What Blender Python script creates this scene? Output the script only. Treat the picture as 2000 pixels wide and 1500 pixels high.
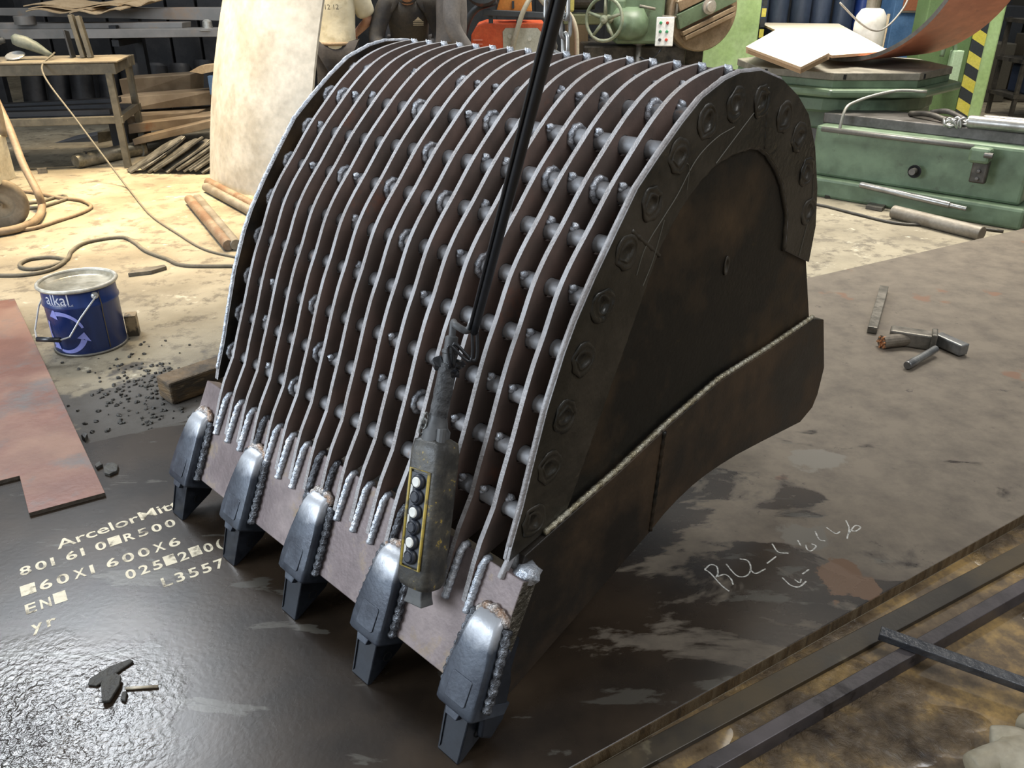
import bpy, bmesh, math, random
from math import sin, cos, pi, radians as R
from mathutils import Vector, Matrix, noise
from mathutils.geometry import delaunay_2d_cdt
random.seed(7)
for o in list(bpy.data.objects): bpy.data.objects.remove(o, do_unlink=True)
SC = bpy.context.scene
COL = SC.collection
# ------------------------------------------------------------------ camera
PITCH = R(26.515); HC = 1.5; FPX = 1626.7
cd = bpy.data.cameras.new('camera'); cam = bpy.data.objects.new('camera', cd); COL.objects.link(cam)
cam.location = (0, 0, HC); cam.rotation_euler = (pi/2 - PITCH, 0, 0)
cd.sensor_width = 36; cd.sensor_fit = 'HORIZONTAL'; cd.lens = FPX/2000*36; cd.clip_start = .02; cd.clip_end = 100
SC.camera = cam
# ------------------------------------------------------------------ world, lights, exposure
w = bpy.data.worlds.new('hall'); SC.world = w; w.use_nodes = True
w.node_tree.nodes['Background'].inputs[0].default_value = (.90, .95, 1, 1)
w.node_tree.nodes['Background'].inputs[1].default_value = .30
def area(name, loc, target, size, power, col, sy=None, spread=180):
    l = bpy.data.lights.new(name, 'AREA'); l.energy = power; l.color = col; l.size = size; l.spread = R(spread)
    if sy: l.shape = 'RECTANGLE'; l.size_y = sy
    o = bpy.data.objects.new(name, l); COL.objects.link(o); o.location = loc
    o.rotation_euler = (Vector(target)-Vector(loc)).to_track_quat('-Z', 'Y').to_euler()
    return o
area('door_daylight', (-5.6, .3, 2.4), (-.3, 1.9, .5), 3.2, 270, (.79, .89, 1), 2.6)
area('skylight_front', (-4.5, 6.1, 5.6), (-.7, 2.0, .2), 2.2, 240, (.88, .94, 1), 1.6)
area('skylight_right', (3.4, .2, 5.4), (.3, 2.0, .3), 2.2, 120, (.95, .97, 1), 2.2)  # added fill lamp, no real opening; lifts the right-facing ribs and side plate
area('skylight_back', (3.2, 7.6, 6.5), (3.0, 7.4, 0), 3.0, 250, (1, .95, .84), 3.0, 84)
area('high_bay_lamp', (-2.9, 6.6, 5.0), (-2.7, 6.2, 0), 1.0, 110, (1, .76, .43), 1.0, 62)
area('skylight_mid', (-.2, 8.6, 6.0), (-.4, 7.8, .8), 2.0, 130, (1, .92, .80), 2.0)
SC.view_settings.view_transform = 'Standard'; SC.view_settings.look = 'None'
SC.view_settings.exposure = .45; SC.view_settings.gamma = 1; SC.view_settings.use_curve_mapping = False
# ------------------------------------------------------------------ survey helpers (photo measurement -> metres)
_f = Vector((0, cos(PITCH), -sin(PITCH))); _u = Vector((0, sin(PITCH), cos(PITCH)))
def _ray(px, py): return _f + Vector((1, 0, 0))*((px-1000)/FPX) + _u*((750-py)/FPX)
def gp(px, py, z=0):
    d = _ray(px, py); return Vector((0, 0, HC)) + d*((z-HC)/d.z)
def vp(px, py, y):
    d = _ray(px, py); return Vector((0, 0, HC)) + d*(y/d.y)
FZ = -.04
# ------------------------------------------------------------------ materials
MATS = {}
def nd(nt, t, **k):
    n = nt.nodes.new(t)
    for a, v in k.items():
        if a.startswith('i_'): n.inputs[a[2:].replace('_', ' ')].default_value = v
        else: setattr(n, a, v)
    return n
def c4(c): return (c[0], c[1], c[2], 1)
def mat(name, a, b=None, s=5, thr=(.42, .6), rough=(.45, .65), metal=0, bump=0, bs=60, st=(1, 1, 1), spec=.5, c=None, cs=25, cthr=(.62, .7), var=.12, dist=0, coat=0):
    if name in MATS: return MATS[name]
    m = bpy.data.materials.new(name); m.use_nodes = True; nt = m.node_tree; L = nt.links
    p = nt.nodes['Principled BSDF']; p.inputs['Metallic'].default_value = metal
    p.inputs['Specular IOR Level'].default_value = spec
    if coat: p.inputs['Coat Weight'].default_value = coat; p.inputs['Coat Roughness'].default_value = .15
    g = nd(nt, 'ShaderNodeNewGeometry'); mp = nd(nt, 'ShaderNodeMapping'); mp.inputs['Scale'].default_value = st
    L.new(g.outputs['Position'], mp.inputs[0])
    n1 = nd(nt, 'ShaderNodeTexNoise', i_Scale=s, i_Detail=7, i_Roughness=.62, i_Distortion=dist); L.new(mp.outputs[0], n1.inputs['Vector'])
    rp = nd(nt, 'ShaderNodeValToRGB'); rp.color_ramp.elements[0].position = thr[0]; rp.color_ramp.elements[1].position = thr[1]
    rp.color_ramp.elements[0].color = c4(a); rp.color_ramp.elements[1].color = c4(b or a); L.new(n1.outputs[0], rp.inputs[0])
    col = rp.outputs[0]
    n2 = nd(nt, 'ShaderNodeTexNoise', i_Scale=cs, i_Detail=5, i_Roughness=.7); L.new(mp.outputs[0], n2.inputs['Vector'])
    if c:
        r2 = nd(nt, 'ShaderNodeValToRGB'); r2.color_ramp.elements[0].position = cthr[0]; r2.color_ramp.elements[1].position = cthr[1]
        mx = nd(nt, 'ShaderNodeMix', data_type='RGBA'); L.new(n2.outputs[0], r2.inputs[0]); L.new(r2.outputs[0], mx.inputs['Factor'])
        L.new(col, mx.inputs[6]); mx.inputs[7].default_value = c4(c); col = mx.outputs[2]
    if var:
        mr = nd(nt, 'ShaderNodeMapRange'); mr.inputs[1].default_value = .3; mr.inputs[2].default_value = .7; mr.inputs[3].default_value = 1-var; mr.inputs[4].default_value = 1+var
        n3 = nd(nt, 'ShaderNodeTexNoise', i_Scale=cs*2.2, i_Detail=4); L.new(mp.outputs[0], n3.inputs['Vector']); L.new(n3.outputs[0], mr.inputs[0])
        hs = nd(nt, 'ShaderNodeHueSaturation'); L.new(col, hs.inputs['Color']); L.new(mr.outputs[0], hs.inputs['Value']); col = hs.outputs[0]
    L.new(col, p.inputs['Base Color'])
    m2 = nd(nt, 'ShaderNodeMapRange'); m2.inputs[1].default_value = .35; m2.inputs[2].default_value = .65
    m2.inputs[3].default_value = rough[0]; m2.inputs[4].default_value = rough[1]
    L.new(n1.outputs[0], m2.inputs[0]); L.new(m2.outputs[0], p.inputs['Roughness'])
    if bump:
        nb = nd(nt, 'ShaderNodeTexNoise', i_Scale=bs, i_Detail=5); L.new(mp.outputs[0], nb.inputs['Vector'])
        bp = nd(nt, 'ShaderNodeBump', i_Strength=bump, i_Distance=.02); L.new(nb.outputs[0], bp.inputs['Height']); L.new(bp.outputs[0], p.inputs['Normal'])
    MATS[name] = m; return m
M_RIB = mat('rib_mill_scale', (.105, .080, .068), (.15, .102, .084), s=7, rough=(.5, .65), metal=.1, bump=.05, bs=120, c=(.22, .10, .065), cs=5, cthr=(.63, .76))
M_EDGE = mat('flame_cut_edge', (.27, .25, .243), (.36, .35, .353), s=9, rough=(.45, .6), metal=.25, bump=.25, bs=160, var=.1)
M_ROD = mat('round_bar_steel', (.225, .215, .215), (.285, .285, .295), s=18, rough=(.48, .62), metal=.2, bump=.06, bs=90, c=(.30, .22, .18), cs=30, cthr=(.6, .72))
M_WELD = mat('bright_weld', (.62, .64, .68), (.42, .45, .50), s=45, rough=(.3, .42), metal=.6, bump=.35, bs=150)
M_WELDD = mat('dark_weld', (.20, .21, .23), (.06, .06, .065), s=50, rough=(.25, .45), metal=.7, bump=.5, bs=180)
M_SIDE = mat('side_plate_scale', (.010, .009, .007), (.062, .038, .018), spec=.35, s=3.0, thr=(.45, .68), rough=(.38, .6), metal=.2, bump=.06, bs=90, c=(.075, .05, .022), cs=9, cthr=(.66, .78))
M_CUT = mat('side_cutter_scale', (.018, .014, .010), (.060, .036, .018), s=4, thr=(.42, .66), rough=(.38, .6), metal=.2, bump=.06, bs=90, c=(.09, .06, .028), cs=9, cthr=(.68, .8))
M_RING = mat('ring_plate_scale', (.022, .020, .015), (.045, .037, .026), s=5, rough=(.28, .5), metal=.25, bump=.12, bs=70, c=(.075, .062, .04), cs=11, cthr=(.68, .74))
M_LIP = mat('lip_mill_scale', (.150, .115, .112), (.23, .185, .175), s=6, rough=(.42, .6), metal=.3, bump=.06, bs=100, c=(.26, .19, .11), cs=12, cthr=(.56, .75))
M_LIPEND = mat('lip_flame_cut', (.09, .08, .06), (.17, .15, .12), s=30, rough=(.3, .5), metal=.5, bump=.9, bs=70)
M_BLACK = mat('black_rubber', (.012, .013, .016), rough=(.3, .42), spec=.6, var=.2)
M_DARKHOLE = mat('dark_recess', (.006, .006, .006), rough=(.8, .9))
def tooth_mat():
    m = mat('tooth_steel', (.036, .042, .056), (.058, .068, .086), s=14, rough=(.34, .46), metal=.35, bump=.05, bs=120)
    nt = m.node_tree; L = nt.links; p = nt.nodes['Principled BSDF']
    lk = p.inputs['Base Color'].links[0].from_socket
    tc = nd(nt, 'ShaderNodeTexCoord'); sx = nd(nt, 'ShaderNodeSeparateXYZ'); L.new(tc.outputs['Object'], sx.inputs[0])
    nn = nd(nt, 'ShaderNodeTexNoise', i_Scale=22, i_Detail=4); L.new(tc.outputs['Object'], nn.inputs['Vector'])
    ad = nd(nt, 'ShaderNodeMath', operation='MULTIPLY_ADD'); L.new(nn.outputs[0], ad.inputs[0]); ad.inputs[1].default_value = .05; L.new(sx.outputs[2], ad.inputs[2])
    mr = nd(nt, 'ShaderNodeMapRange'); mr.inputs[1].default_value = .275; mr.inputs[2].default_value = .315; L.new(ad.outputs[0], mr.inputs[0])
    mx = nd(nt, 'ShaderNodeMix', data_type='RGBA'); L.new(mr.outputs[0], mx.inputs['Factor']); L.new(lk, mx.inputs[6]); mx.inputs[7].default_value = (.42, .43, .45, 1)
    L.new(mx.outputs[2], p.inputs['Base Color']); return m
M_TOOTH = tooth_mat()
M_TIP = mat('tooth_tip_paint', (.012, .0145, .020), (.022, .026, .034), s=18, rough=(.32, .45), metal=.3, c=(.09, .10, .12), cs=60, cthr=(.7, .76))
# ------------------------------------------------------------------ mesh helpers
def V(*a): return Vector(a)
class MB:
    def __init__(s): s.v = []; s.f = []; s.m = []
    def add(s, vs, fs, mi=0):
        o = len(s.v); s.v += [tuple(v) for v in vs]; s.f += [tuple(i+o for i in f) for f in fs]; s.m += [mi]*len(fs); return s
    def box(s, c, d, rot=None, mi=0, taper=1):
        c = Vector(c); vs = []
        for z in (-.5, .5):
            k = taper if z > 0 else 1
            for x, y in ((-.5, -.5), (.5, -.5), (.5, .5), (-.5, .5)):
                p = Vector((x*d[0]*k, y*d[1]*k, z*d[2]))
                if rot is not None: p = rot @ p
                vs.append(c+p)
        return s.add(vs, [(3, 2, 1, 0), (4, 5, 6, 7), (0, 1, 5, 4), (1, 2, 6, 5), (2, 3, 7, 6), (3, 0, 4, 7)], mi)
    def bar(s, a, b, wd, h, up=(0, 0, 1), mi=0):
        a = Vector(a); b = Vector(b); x = (b-a).normalized(); y = Vector(up).cross(x)
        if y.length < 1e-4: y = Vector((0, 1, 0)).cross(x)
        y.normalize(); z = x.cross(y); r = Matrix((x, y, z)).transposed()
        return s.box((a+b)/2, ((b-a).length, wd, h), r, mi)
    def prism(s, poly, fn, w0, w1, mi=0, me=None):
        n = len(poly); vs = [fn(u, v, w0) for u, v in poly]+[fn(u, v, w1) for u, v in poly]
        s.add(vs, [tuple(range(n-1, -1, -1)), tuple(range(n, 2*n))], mi)
        o = len(s.v)-2*n; me = mi if me is None else me
        s.f += [(o+i, o+(i+1) % n, o+n+(i+1) % n, o+n+i) for i in range(n)]; s.m += [me]*n; return s
    def tube(s, pts, r, n=8, cap=True, mi=0, closed=False):
        pts = [Vector(p) for p in pts]; N = len(pts); rr = r if isinstance(r, (list, tuple)) else [r]*N
        up = None; rings = []
        for i, p in enumerate(pts):
            if closed: t = pts[(i+1) % N]-pts[i-1]
            else: t = pts[min(i+1, N-1)]-pts[max(i-1, 0)]
            t.normalize()
            if up is None:
                up = Vector((0, 0, 1)) if abs(t.z) < .9 else Vector((1, 0, 0))
            up = (up-t*up.dot(t))
            if up.length < 1e-5: up = t.orthogonal()
            up.normalize(); sd = t.cross(up)
            rings.append([p+(up*cos(2*pi*k/n)+sd*sin(2*pi*k/n))*rr[i] for k in range(n)])
        o = len(s.v); s.v += [tuple(v) for rg in rings for v in rg]
        for i in range(N if closed else N-1):
            j = (i+1) % N
            for k in range(n):
                s.f.append((o+i*n+k, o+j*n+k, o+j*n+(k+1) % n, o+i*n+(k+1) % n)); s.m.append(mi)
        if cap and not closed:
            s.f.append(tuple(o+k for k in range(n))); s.m.append(mi)
            s.f.append(tuple(o+(N-1)*n+k for k in range(n-1, -1, -1))); s.m.append(mi)
        return s
    def lathe(s, prof, c=(0, 0, 0), n=24, rot=None, mi=0, cap=True):
        c = Vector(c); vs = []
        for r, z in prof:
            for k in range(n):
                p = Vector((r*cos(2*pi*k/n), r*sin(2*pi*k/n), z))
                if rot is not None: p = rot @ p
                vs.append(c+p)
        fs = [(i*n+k, i*n+(k+1) % n, (i+1)*n+(k+1) % n, (i+1)*n+k) for i in range(len(prof)-1) for k in range(n)]
        if cap: fs += [tuple(range(n-1, -1, -1)), tuple((len(prof)-1)*n+k for k in range(n))]
        return s.add(vs, fs, mi)
    def ball(s, c, r, n=10, sq=(1, 1, 1), jit=0, mi=0):
        prof = []; m = max(4, n//2); vs = []
        c = Vector(c)
        for i in range(m+1):
            a = pi*i/m
            for k in range(n):
                b = 2*pi*k/n; d = Vector((sin(a)*cos(b), sin(a)*sin(b), cos(a)))
                q = r*(1+jit*noise.noise(d*2.3+c*31))
                vs.append(c+Vector((d.x*sq[0], d.y*sq[1], d.z*sq[2]))*q)
        return s.add(vs, [(i*n+k, (i+1)*n+k, (i+1)*n+(k+1) % n, i*n+(k+1) % n) for i in range(m) for k in range(n)], mi)
    def build(s, name, m, parent=None, smooth=False, bevel=0, loc=None):
        me = bpy.data.meshes.new(name); me.from_pydata(s.v, [], s.f); me.update()
        for x in (m if isinstance(m, (list, tuple)) else [m]): me.materials.append(x)
        if any(s.m): me.polygons.foreach_set('material_index', s.m)
        bm = bmesh.new(); bm.from_mesh(me); bmesh.ops.recalc_face_normals(bm, faces=bm.faces); bm.to_mesh(me); bm.free()
        if smooth:
            me.polygons.foreach_set('use_smooth', [True]*len(me.polygons))
        return link(name, me, parent, bevel, loc)
def link(name, me, parent=None, bevel=0, loc=None):
    o = bpy.data.objects.new(name, me); COL.objects.link(o)
    if parent: o.parent = parent
    if loc is not None: o.location = loc
    if bevel:
        b = o.modifiers.new('bevel', 'BEVEL'); b.width = bevel; b.segments = 2; b.limit_method = 'ANGLE'; b.angle_limit = R(40)
    return o
def sm(o, ang=35):
    try:
        me = o.data; me.polygons.foreach_set('use_smooth', [True]*len(me.polygons)); me.set_sharp_from_angle(angle=R(ang))
    except Exception: pass
    return o
def tag(o, label, cat, group=None, kind=None):
    o['label'] = label
    if cat: o['category'] = cat
    if group: o['group'] = group
    if kind: o['kind'] = kind
    return o
def struct(o, label=None):
    o['kind'] = 'structure'
    if label: o['label'] = label
    return o
def empty(name, loc=(0, 0, 0), rz=0, label=None, cat=None, group=None):
    o = bpy.data.objects.new(name, None); COL.objects.link(o); o.location = loc; o.rotation_euler = (0, 0, rz); o.empty_display_size = .1
    if label: tag(o, label, cat, group)
    return o
def cr(pts, k=6):
    P = [Vector(p) for p in pts]; P = [P[0]*2-P[1]]+P+[P[-1]*2-P[-2]]; out = []
    for i in range(1, len(P)-2):
        a, b, c_, d = P[i-1:i+3]
        for j in range(k):
            t = j/k; out.append(.5*((2*b)+(c_-a)*t+(2*a-5*b+4*c_-d)*t*t+(3*b-a-3*c_+d)*t**3))
    out.append(P[-2]); return out
def bead(pts, r, step=.006, amp=.18):
    P = [Vector(p) for p in pts]; out = []
    for a, b in zip(P[:-1], P[1:]):
        n = max(2, int((b-a).length/step)); out += [a.lerp(b, i/n) for i in range(n)]
    out.append(P[-1])
    return out, [r*(1+amp*sin(i*1.9)+amp*.6*noise.noise(p*60)) for i, p in enumerate(out)]
def rotz(a): return Matrix.Rotation(a, 3, 'Z')
def rotx(a): return Matrix.Rotation(a, 3, 'X')
def roty(a): return Matrix.Rotation(a, 3, 'Y')
def track(d, up=(0, 0, 1)):
    z = Vector(d).normalized(); x = Vector(up).cross(z)
    if x.length < 1e-4: x = Vector((1, 0, 0))
    x.normalize(); return Matrix((x, z.cross(x), z)).transposed()
def inpoly(p, poly):
    x, y = p; r = False; n = len(poly)
    for i in range(n):
        x1, y1 = poly[i]; x2, y2 = poly[(i+1) % n]
        if (y1 > y) != (y2 > y) and x < (x2-x1)*(y-y1)/(y2-y1)+x1: r = not r
    return r
# ================================================================== setting
def floor_mat():
    m = bpy.data.materials.new('concrete_floor'); m.use_nodes = True; nt = m.node_tree; L = nt.links; p = nt.nodes['Principled BSDF']
    g = nd(nt, 'ShaderNodeNewGeometry'); P = g.outputs['Position']
    def nz(s, d=6, r=.6, di=0):
        n = nd(nt, 'ShaderNodeTexNoise', i_Scale=s, i_Detail=d, i_Roughness=r, i_Distortion=di); L.new(P, n.inputs['Vector']); return n.outputs[0]
    def ramp(s, a, b, ca, cb):
        r = nd(nt, 'ShaderNodeValToRGB'); e = r.color_ramp.elements; e[0].position = a; e[1].position = b; e[0].color = c4(ca); e[1].color = c4(cb); L.new(s, r.inputs[0]); return r.outputs[0]
    def mix(f, a, b):
        x = nd(nt, 'ShaderNodeMix', data_type='RGBA'); L.new(f, x.inputs['Factor'])
        for s, v in ((6, a), (7, b)):
            if isinstance(v, tuple): x.inputs[s].default_value = c4(v)
            else: L.new(v, x.inputs[s])
        return x.outputs[2]
    base = ramp(nz(1.6), .36, .66, (.185, .155, .105), (.33, .285, .20))
    base = mix(ramp(nz(9, 8, .7), .52, .62, (0, 0, 0), (1, 1, 1)), base, (.135, .112, .078))
    base = mix(ramp(nz(5.5, 9, .75), .60, .68, (0, 0, 0), (1, 1, 1)), base, (.56, .51, .39))
    # soot stain around the burnt timber next to the steel plate
    d = nd(nt, 'ShaderNodeVectorMath', operation='DISTANCE'); L.new(P, d.inputs[0]); d.inputs[1].default_value = (-1.25, 2.85, FZ)
    ad = nd(nt, 'ShaderNodeMath', operation='MULTIPLY_ADD'); L.new(nz(3.5), ad.inputs[0]); ad.inputs[1].default_value = .9; L.new(d.outputs['Value'], ad.inputs[2])
    base = mix(ramp(ad.outputs[0], .95, 1.55, (1, 1, 1), (0, 0, 0)), base, (.075, .066, .056))
    L.new(base, p.inputs['Base Color']); 
    rr = nd(nt, 'ShaderNodeMapRange'); rr.inputs[1].default_value = .35; rr.inputs[2].default_value = .65; rr.inputs[3].default_value = .5; rr.inputs[4].default_value = .85; L.new(nz(3), rr.inputs[0]); L.new(rr.outputs[0], p.inputs['Roughness'])
    b = nd(nt, 'ShaderNodeBump', i_Strength=.35, i_Distance=.02); L.new(nz(28, 8, .7), b.inputs['Height']); L.new(b.outputs[0], p.inputs['Normal'])
    return m
def wet_mat():
    m = bpy.data.materials.new('wet_rusty_ground'); m.use_nodes = True; nt = m.node_tree; L = nt.links; p = nt.nodes['Principled BSDF']
    g = nd(nt, 'ShaderNodeNewGeometry'); P = g.outputs['Position']
    def nz(s, d=6, r=.6, di=0):
        n = nd(nt, 'ShaderNodeTexNoise', i_Scale=s, i_Detail=d, i_Roughness=r, i_Distortion=di); L.new(P, n.inputs['Vector']); return n.outputs[0]
    r = nd(nt, 'ShaderNodeValToRGB'); e = r.color_ramp.elements; e[0].position = .34; e[0].color = (.035, .022, .012, 1); e[1].position = .66; e[1].color = (.42, .27, .10, 1)
    x = e.new(.5); x.color = (.15, .105, .06, 1); L.new(nz(5, 9, .68), r.inputs[0]); L.new(r.outputs[0], p.inputs['Base Color'])
    pud = nd(nt, 'ShaderNodeMapRange'); pud.inputs[1].default_value = .46; pud.inputs[2].default_value = .52; L.new(nz(2.1, 3, .5), pud.inputs[0])
    rr = nd(nt, 'ShaderNodeMapRange'); rr.inputs[3].default_value = .06; rr.inputs[4].default_value = .42; L.new(pud.outputs[0], rr.inputs[0]); L.new(rr.outputs[0], p.inputs['Roughness'])
    ml = nd(nt, 'ShaderNodeMath', operation='MULTIPLY'); L.new(nz(30, 7, .65, 1), ml.inputs[0]); L.new(pud.outputs[0], ml.inputs[1])
    b = nd(nt, 'ShaderNodeBump', i_Strength=.75, i_Distance=.035); L.new(ml.outputs[0], b.inputs['Height']); L.new(b.outputs[0], p.inputs['Normal'])
    return m
M_FLOOR = floor_mat(); M_WET = wet_mat()
NE0 = V(.221, 1.264, 0); NED = V(.848, .530, 0)          # near edge of the big plate
f = MB()
a, b = NE0-NED*12, NE0+NED*14
f.add([(a.x, a.y, FZ), (b.x, b.y, FZ), (12, 15, FZ), (-12, 15, FZ), (-12, -6, FZ)], [(0, 1, 2, 3, 4)], 0)
f.add([(a.x, a.y, FZ), (4, -8, FZ), (12, -2, FZ), (b.x, b.y, FZ)], [(0, 1, 2, 3)], 1)
struct(f.build('floor', [M_FLOOR, M_WET]), 'stained concrete workshop floor')
M_WALL = mat('dark_hall_wall', (.020, .022, .025), (.05, .05, .05), s=2, rough=(.7, .9), bump=.1)
wb = MB().box((0, 14.3, 2.3), (24, .2, 4.7))
wb = struct(wb.build('wall_back', M_WALL), 'dark sheet-clad back wall of the hall')
for i in range(40):
    MB().box((-11.7+i*.6, 14.18, 2.3), (.10, .05, 4.6)).build('cladding_rib', M_WALL, wb)
wl = struct(MB().box((-8.1, 9.5, 2.3), (.2, 10, 4.7)).build('wall_left', M_WALL), 'dark left wall of the hall')
wr = struct(MB().box((9.6, 8, 2.3), (.2, 13, 4.7)).build('wall_right', M_WALL), 'dark right wall of the hall')
# ---- the big steel plate the bucket stands on
def plate_mat():
    m = bpy.data.materials.new('wet_steel_plate'); m.use_nodes = True; nt = m.node_tree; L = nt.links; p = nt.nodes['Principled BSDF']
    g = nd(nt, 'ShaderNodeNewGeometry'); P = g.outputs['Position']
    def nz(s, d=6, r=.6, di=0, st=None):
        n = nd(nt, 'ShaderNodeTexNoise', i_Scale=s, i_Detail=d, i_Roughness=r, i_Distortion=di)
        if st:
            q = nd(nt, 'ShaderNodeMapping'); q.inputs['Scale'].default_value = st; q.inputs['Rotation'].default_value = (0, 0, -R(30)); L.new(P, q.inputs[0]); L.new(q.outputs[0], n.inputs['Vector'])
        else: L.new(P, n.inputs['Vector'])
        return n.outputs[0]
    def mth(op, a, b=None, c_=None):
        n = nd(nt, 'ShaderNodeMath', operation=op)
        for i, v in enumerate((a, b, c_)):
            if v is None: continue
            if isinstance(v, (int, float)): n.inputs[i].default_value = v
            else: L.new(v, n.inputs[i])
        return n.outputs[0]
    def rng(s, a, b, c_=0, d=1):
        n = nd(nt, 'ShaderNodeMapRange'); L.new(s, n.inputs[0])
        for i, v in enumerate((a, b, c_, d)): n.inputs[i+1].default_value = v
        return n.outputs[0]
    def mix(f, a, b):
        x = nd(nt, 'ShaderNodeMix', data_type='RGBA'); L.new(f, x.inputs['Factor'])
        for s, v in ((6, a), (7, b)):
            if isinstance(v, tuple): x.inputs[s].default_value = c4(v)
            else: L.new(v, x.inputs[s])
        return x.outputs[2]
    sx = nd(nt, 'ShaderNodeSeparateXYZ'); L.new(P, sx.inputs[0])
    # the plate dries off towards its far right end
    far = mth('MULTIPLY_ADD', sx.outputs[0], .36, mth('MULTIPLY', sx.outputs[1], .13))
    n_ = nz(2.4, 8, .62, .6, (.7, 1.5, 1))
    dry = rng(mth('ADD', far, mth('MULTIPLY', n_, 2.0)), 1.50, 1.58)
    c_dry = mix(rng(nz(7, 8, .7), .4, .65), (.150, .122, .090), (.092, .073, .055))
    c_dry = mix(rng(nz(13, 8, .75), .62, .68), c_dry, (.04, .031, .024))
    c_dry = mix(rng(nz(3.1, 4, .5), .66, .69), c_dry, (.15, .082, .05))
    c_wet = mix(rng(nz(3.3, 5, .55), .38, .62), (.018, .0125, .0085), (.040, .027, .017))
    c_wet = mix(rng(nz(5.2, 8, .6, .5, (.6, 1.6, 1)), .60, .63), c_wet, (.07, .062, .05))
    allc = mix(dry, c_wet, c_dry)
    def spot(px, py, r, soft, col, amp=.25, sc=5):
        q = nd(nt, 'ShaderNodeVectorMath', operation='DISTANCE'); L.new(P, q.inputs[0]); q.inputs[1].default_value = gp(px, py)
        return mix(rng(mth('ADD', q.outputs['Value'], mth('MULTIPLY', nz(sc, 6, .6), amp)), r, r+soft, 1, 0), allc, col)
    allc = spot(1600, 900, .25, .015, (.155, .138, .112), .35, 4)      # dried-off patches and a rust patch by the chalk marks
    allc = spot(1575, 1040, .21, .012, (.135, .12, .098), .3, 6)
    allc = spot(1650, 1135, .24, .01, (.125, .068, .036), .34, 9)
    L.new(allc, p.inputs['Base Color'])
    # rippled oily film at the front left
    dd = nd(nt, 'ShaderNodeVectorMath', operation='DISTANCE'); L.new(P, dd.inputs[0]); dd.inputs[1].default_value = (-1.1, 1.2, 0)
    oil = rng(mth('ADD', dd.outputs['Value'], mth('MULTIPLY', nz(3, 4), .6)), .42, .72, 1, 0)
    ro = mth('ADD', rng(dry, 0, 1, .24, .55), mth('MULTIPLY', oil, -.10)); ro = mth('ADD', ro, mth('MULTIPLY', nz(6), .06))
    L.new(ro, p.inputs['Roughness']); p.inputs['Metallic'].default_value = .1
    h = mth('MULTIPLY', nz(70, 3, .5, .3), mth('MULTIPLY_ADD', oil, 1.6, .10))
    b = nd(nt, 'ShaderNodeBump', i_Strength=.45, i_Distance=.004); L.new(h, b.inputs['Height']); L.new(b.outputs[0], p.inputs['Normal'])
    return m
M_PLATE = plate_mat()
M_PEDGE = mat('plate_flame_cut_edge', (.10, .062, .028), (.17, .12, .065), s=6, rough=(.5, .7), metal=.2, bump=.4, bs=120, st=(6, 6, 1), c=(.03, .022, .015), cs=5, cthr=(.55, .7))
def flat(poly, z0, z1, name, m, parent=None, bevel=0):
    b = MB(); b.prism(poly, lambda u, v, w_: (u, v, w_), z0, z1, 0, 1 if isinstance(m, (list, tuple)) else 0); return b.build(name, m, parent, bevel=bevel)
plate = flat([(-1.75, .032), (4.04, 3.651), (4.9, 6.16), (-2.3, 2.085)], FZ, 0, 'steel_plate', [M_PLATE, M_PEDGE], bevel=.003)
tag(plate, 'big wet dark steel floor plate with stencilled lettering under the excavator bucket', 'steel plate')
# lower strip plate and square bars along the near edge
def strip(px_a, px_b, z, wd, name, m, z0, ext0=.6, ext1=1.6):
    a = gp(*px_a, z); b = gp(*px_b, z); d = (b-a).normalized(); a = a-d*ext0; b = b+d*ext1; nrm = V(-d.y, d.x, 0)
    return flat([(a.x, a.y), (b.x, b.y), (b.x+nrm.x*wd, b.y+nrm.y*wd), (a.x+nrm.x*wd, a.y+nrm.y*wd)], z0, z, name, m, bevel=.002)
M_STRIP = mat('strip_plate', (.034, .027, .019), (.075, .055, .030), s=2.2, rough=(.32, .55), metal=.2, c=(.12, .098, .06), cs=4, cthr=(.6, .64), bump=.03)
s_ = strip((1260, 1498), (2000, 1098), -.026, .055, 'strip_plate', M_STRIP, FZ)
tag(s_, 'narrow brown steel strip lying on the floor along the edge of the big plate', 'steel strip')
M_BAR = mat('square_bar_scale', (.060, .052, .052), (.10, .085, .085), s=4, rough=(.34, .5), metal=.35, c=(.025, .02, .02), cs=9, cthr=(.58, .66), bump=.05)
s_ = strip((1402, 1500), (2000, 1156), .004, .034, 'square_bar', M_BAR, FZ)
tag(s_, 'long dark square steel bar on the wet ground parallel to the plate edge', 'steel bar')
a, b = gp(1709, 1222, .030), gp(2000, 1322, .030); d = (b-a).normalized(); b = b+d*.25
M_BAR2 = mat('wet_flat_bar', (.050, .052, .058), (.085, .085, .088), s=14, rough=(.22, .38), metal=.4, bump=.25, bs=60)
fb = MB(); fb.bar((a.x+.01, a.y-.01, .016), (b.x+.01, b.y-.01, .006), .034, .020)
tag(fb.build('flat_bar', M_BAR2, bevel=.002), 'short wet grey steel bar lying across the long square bar', 'steel bar')
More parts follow.
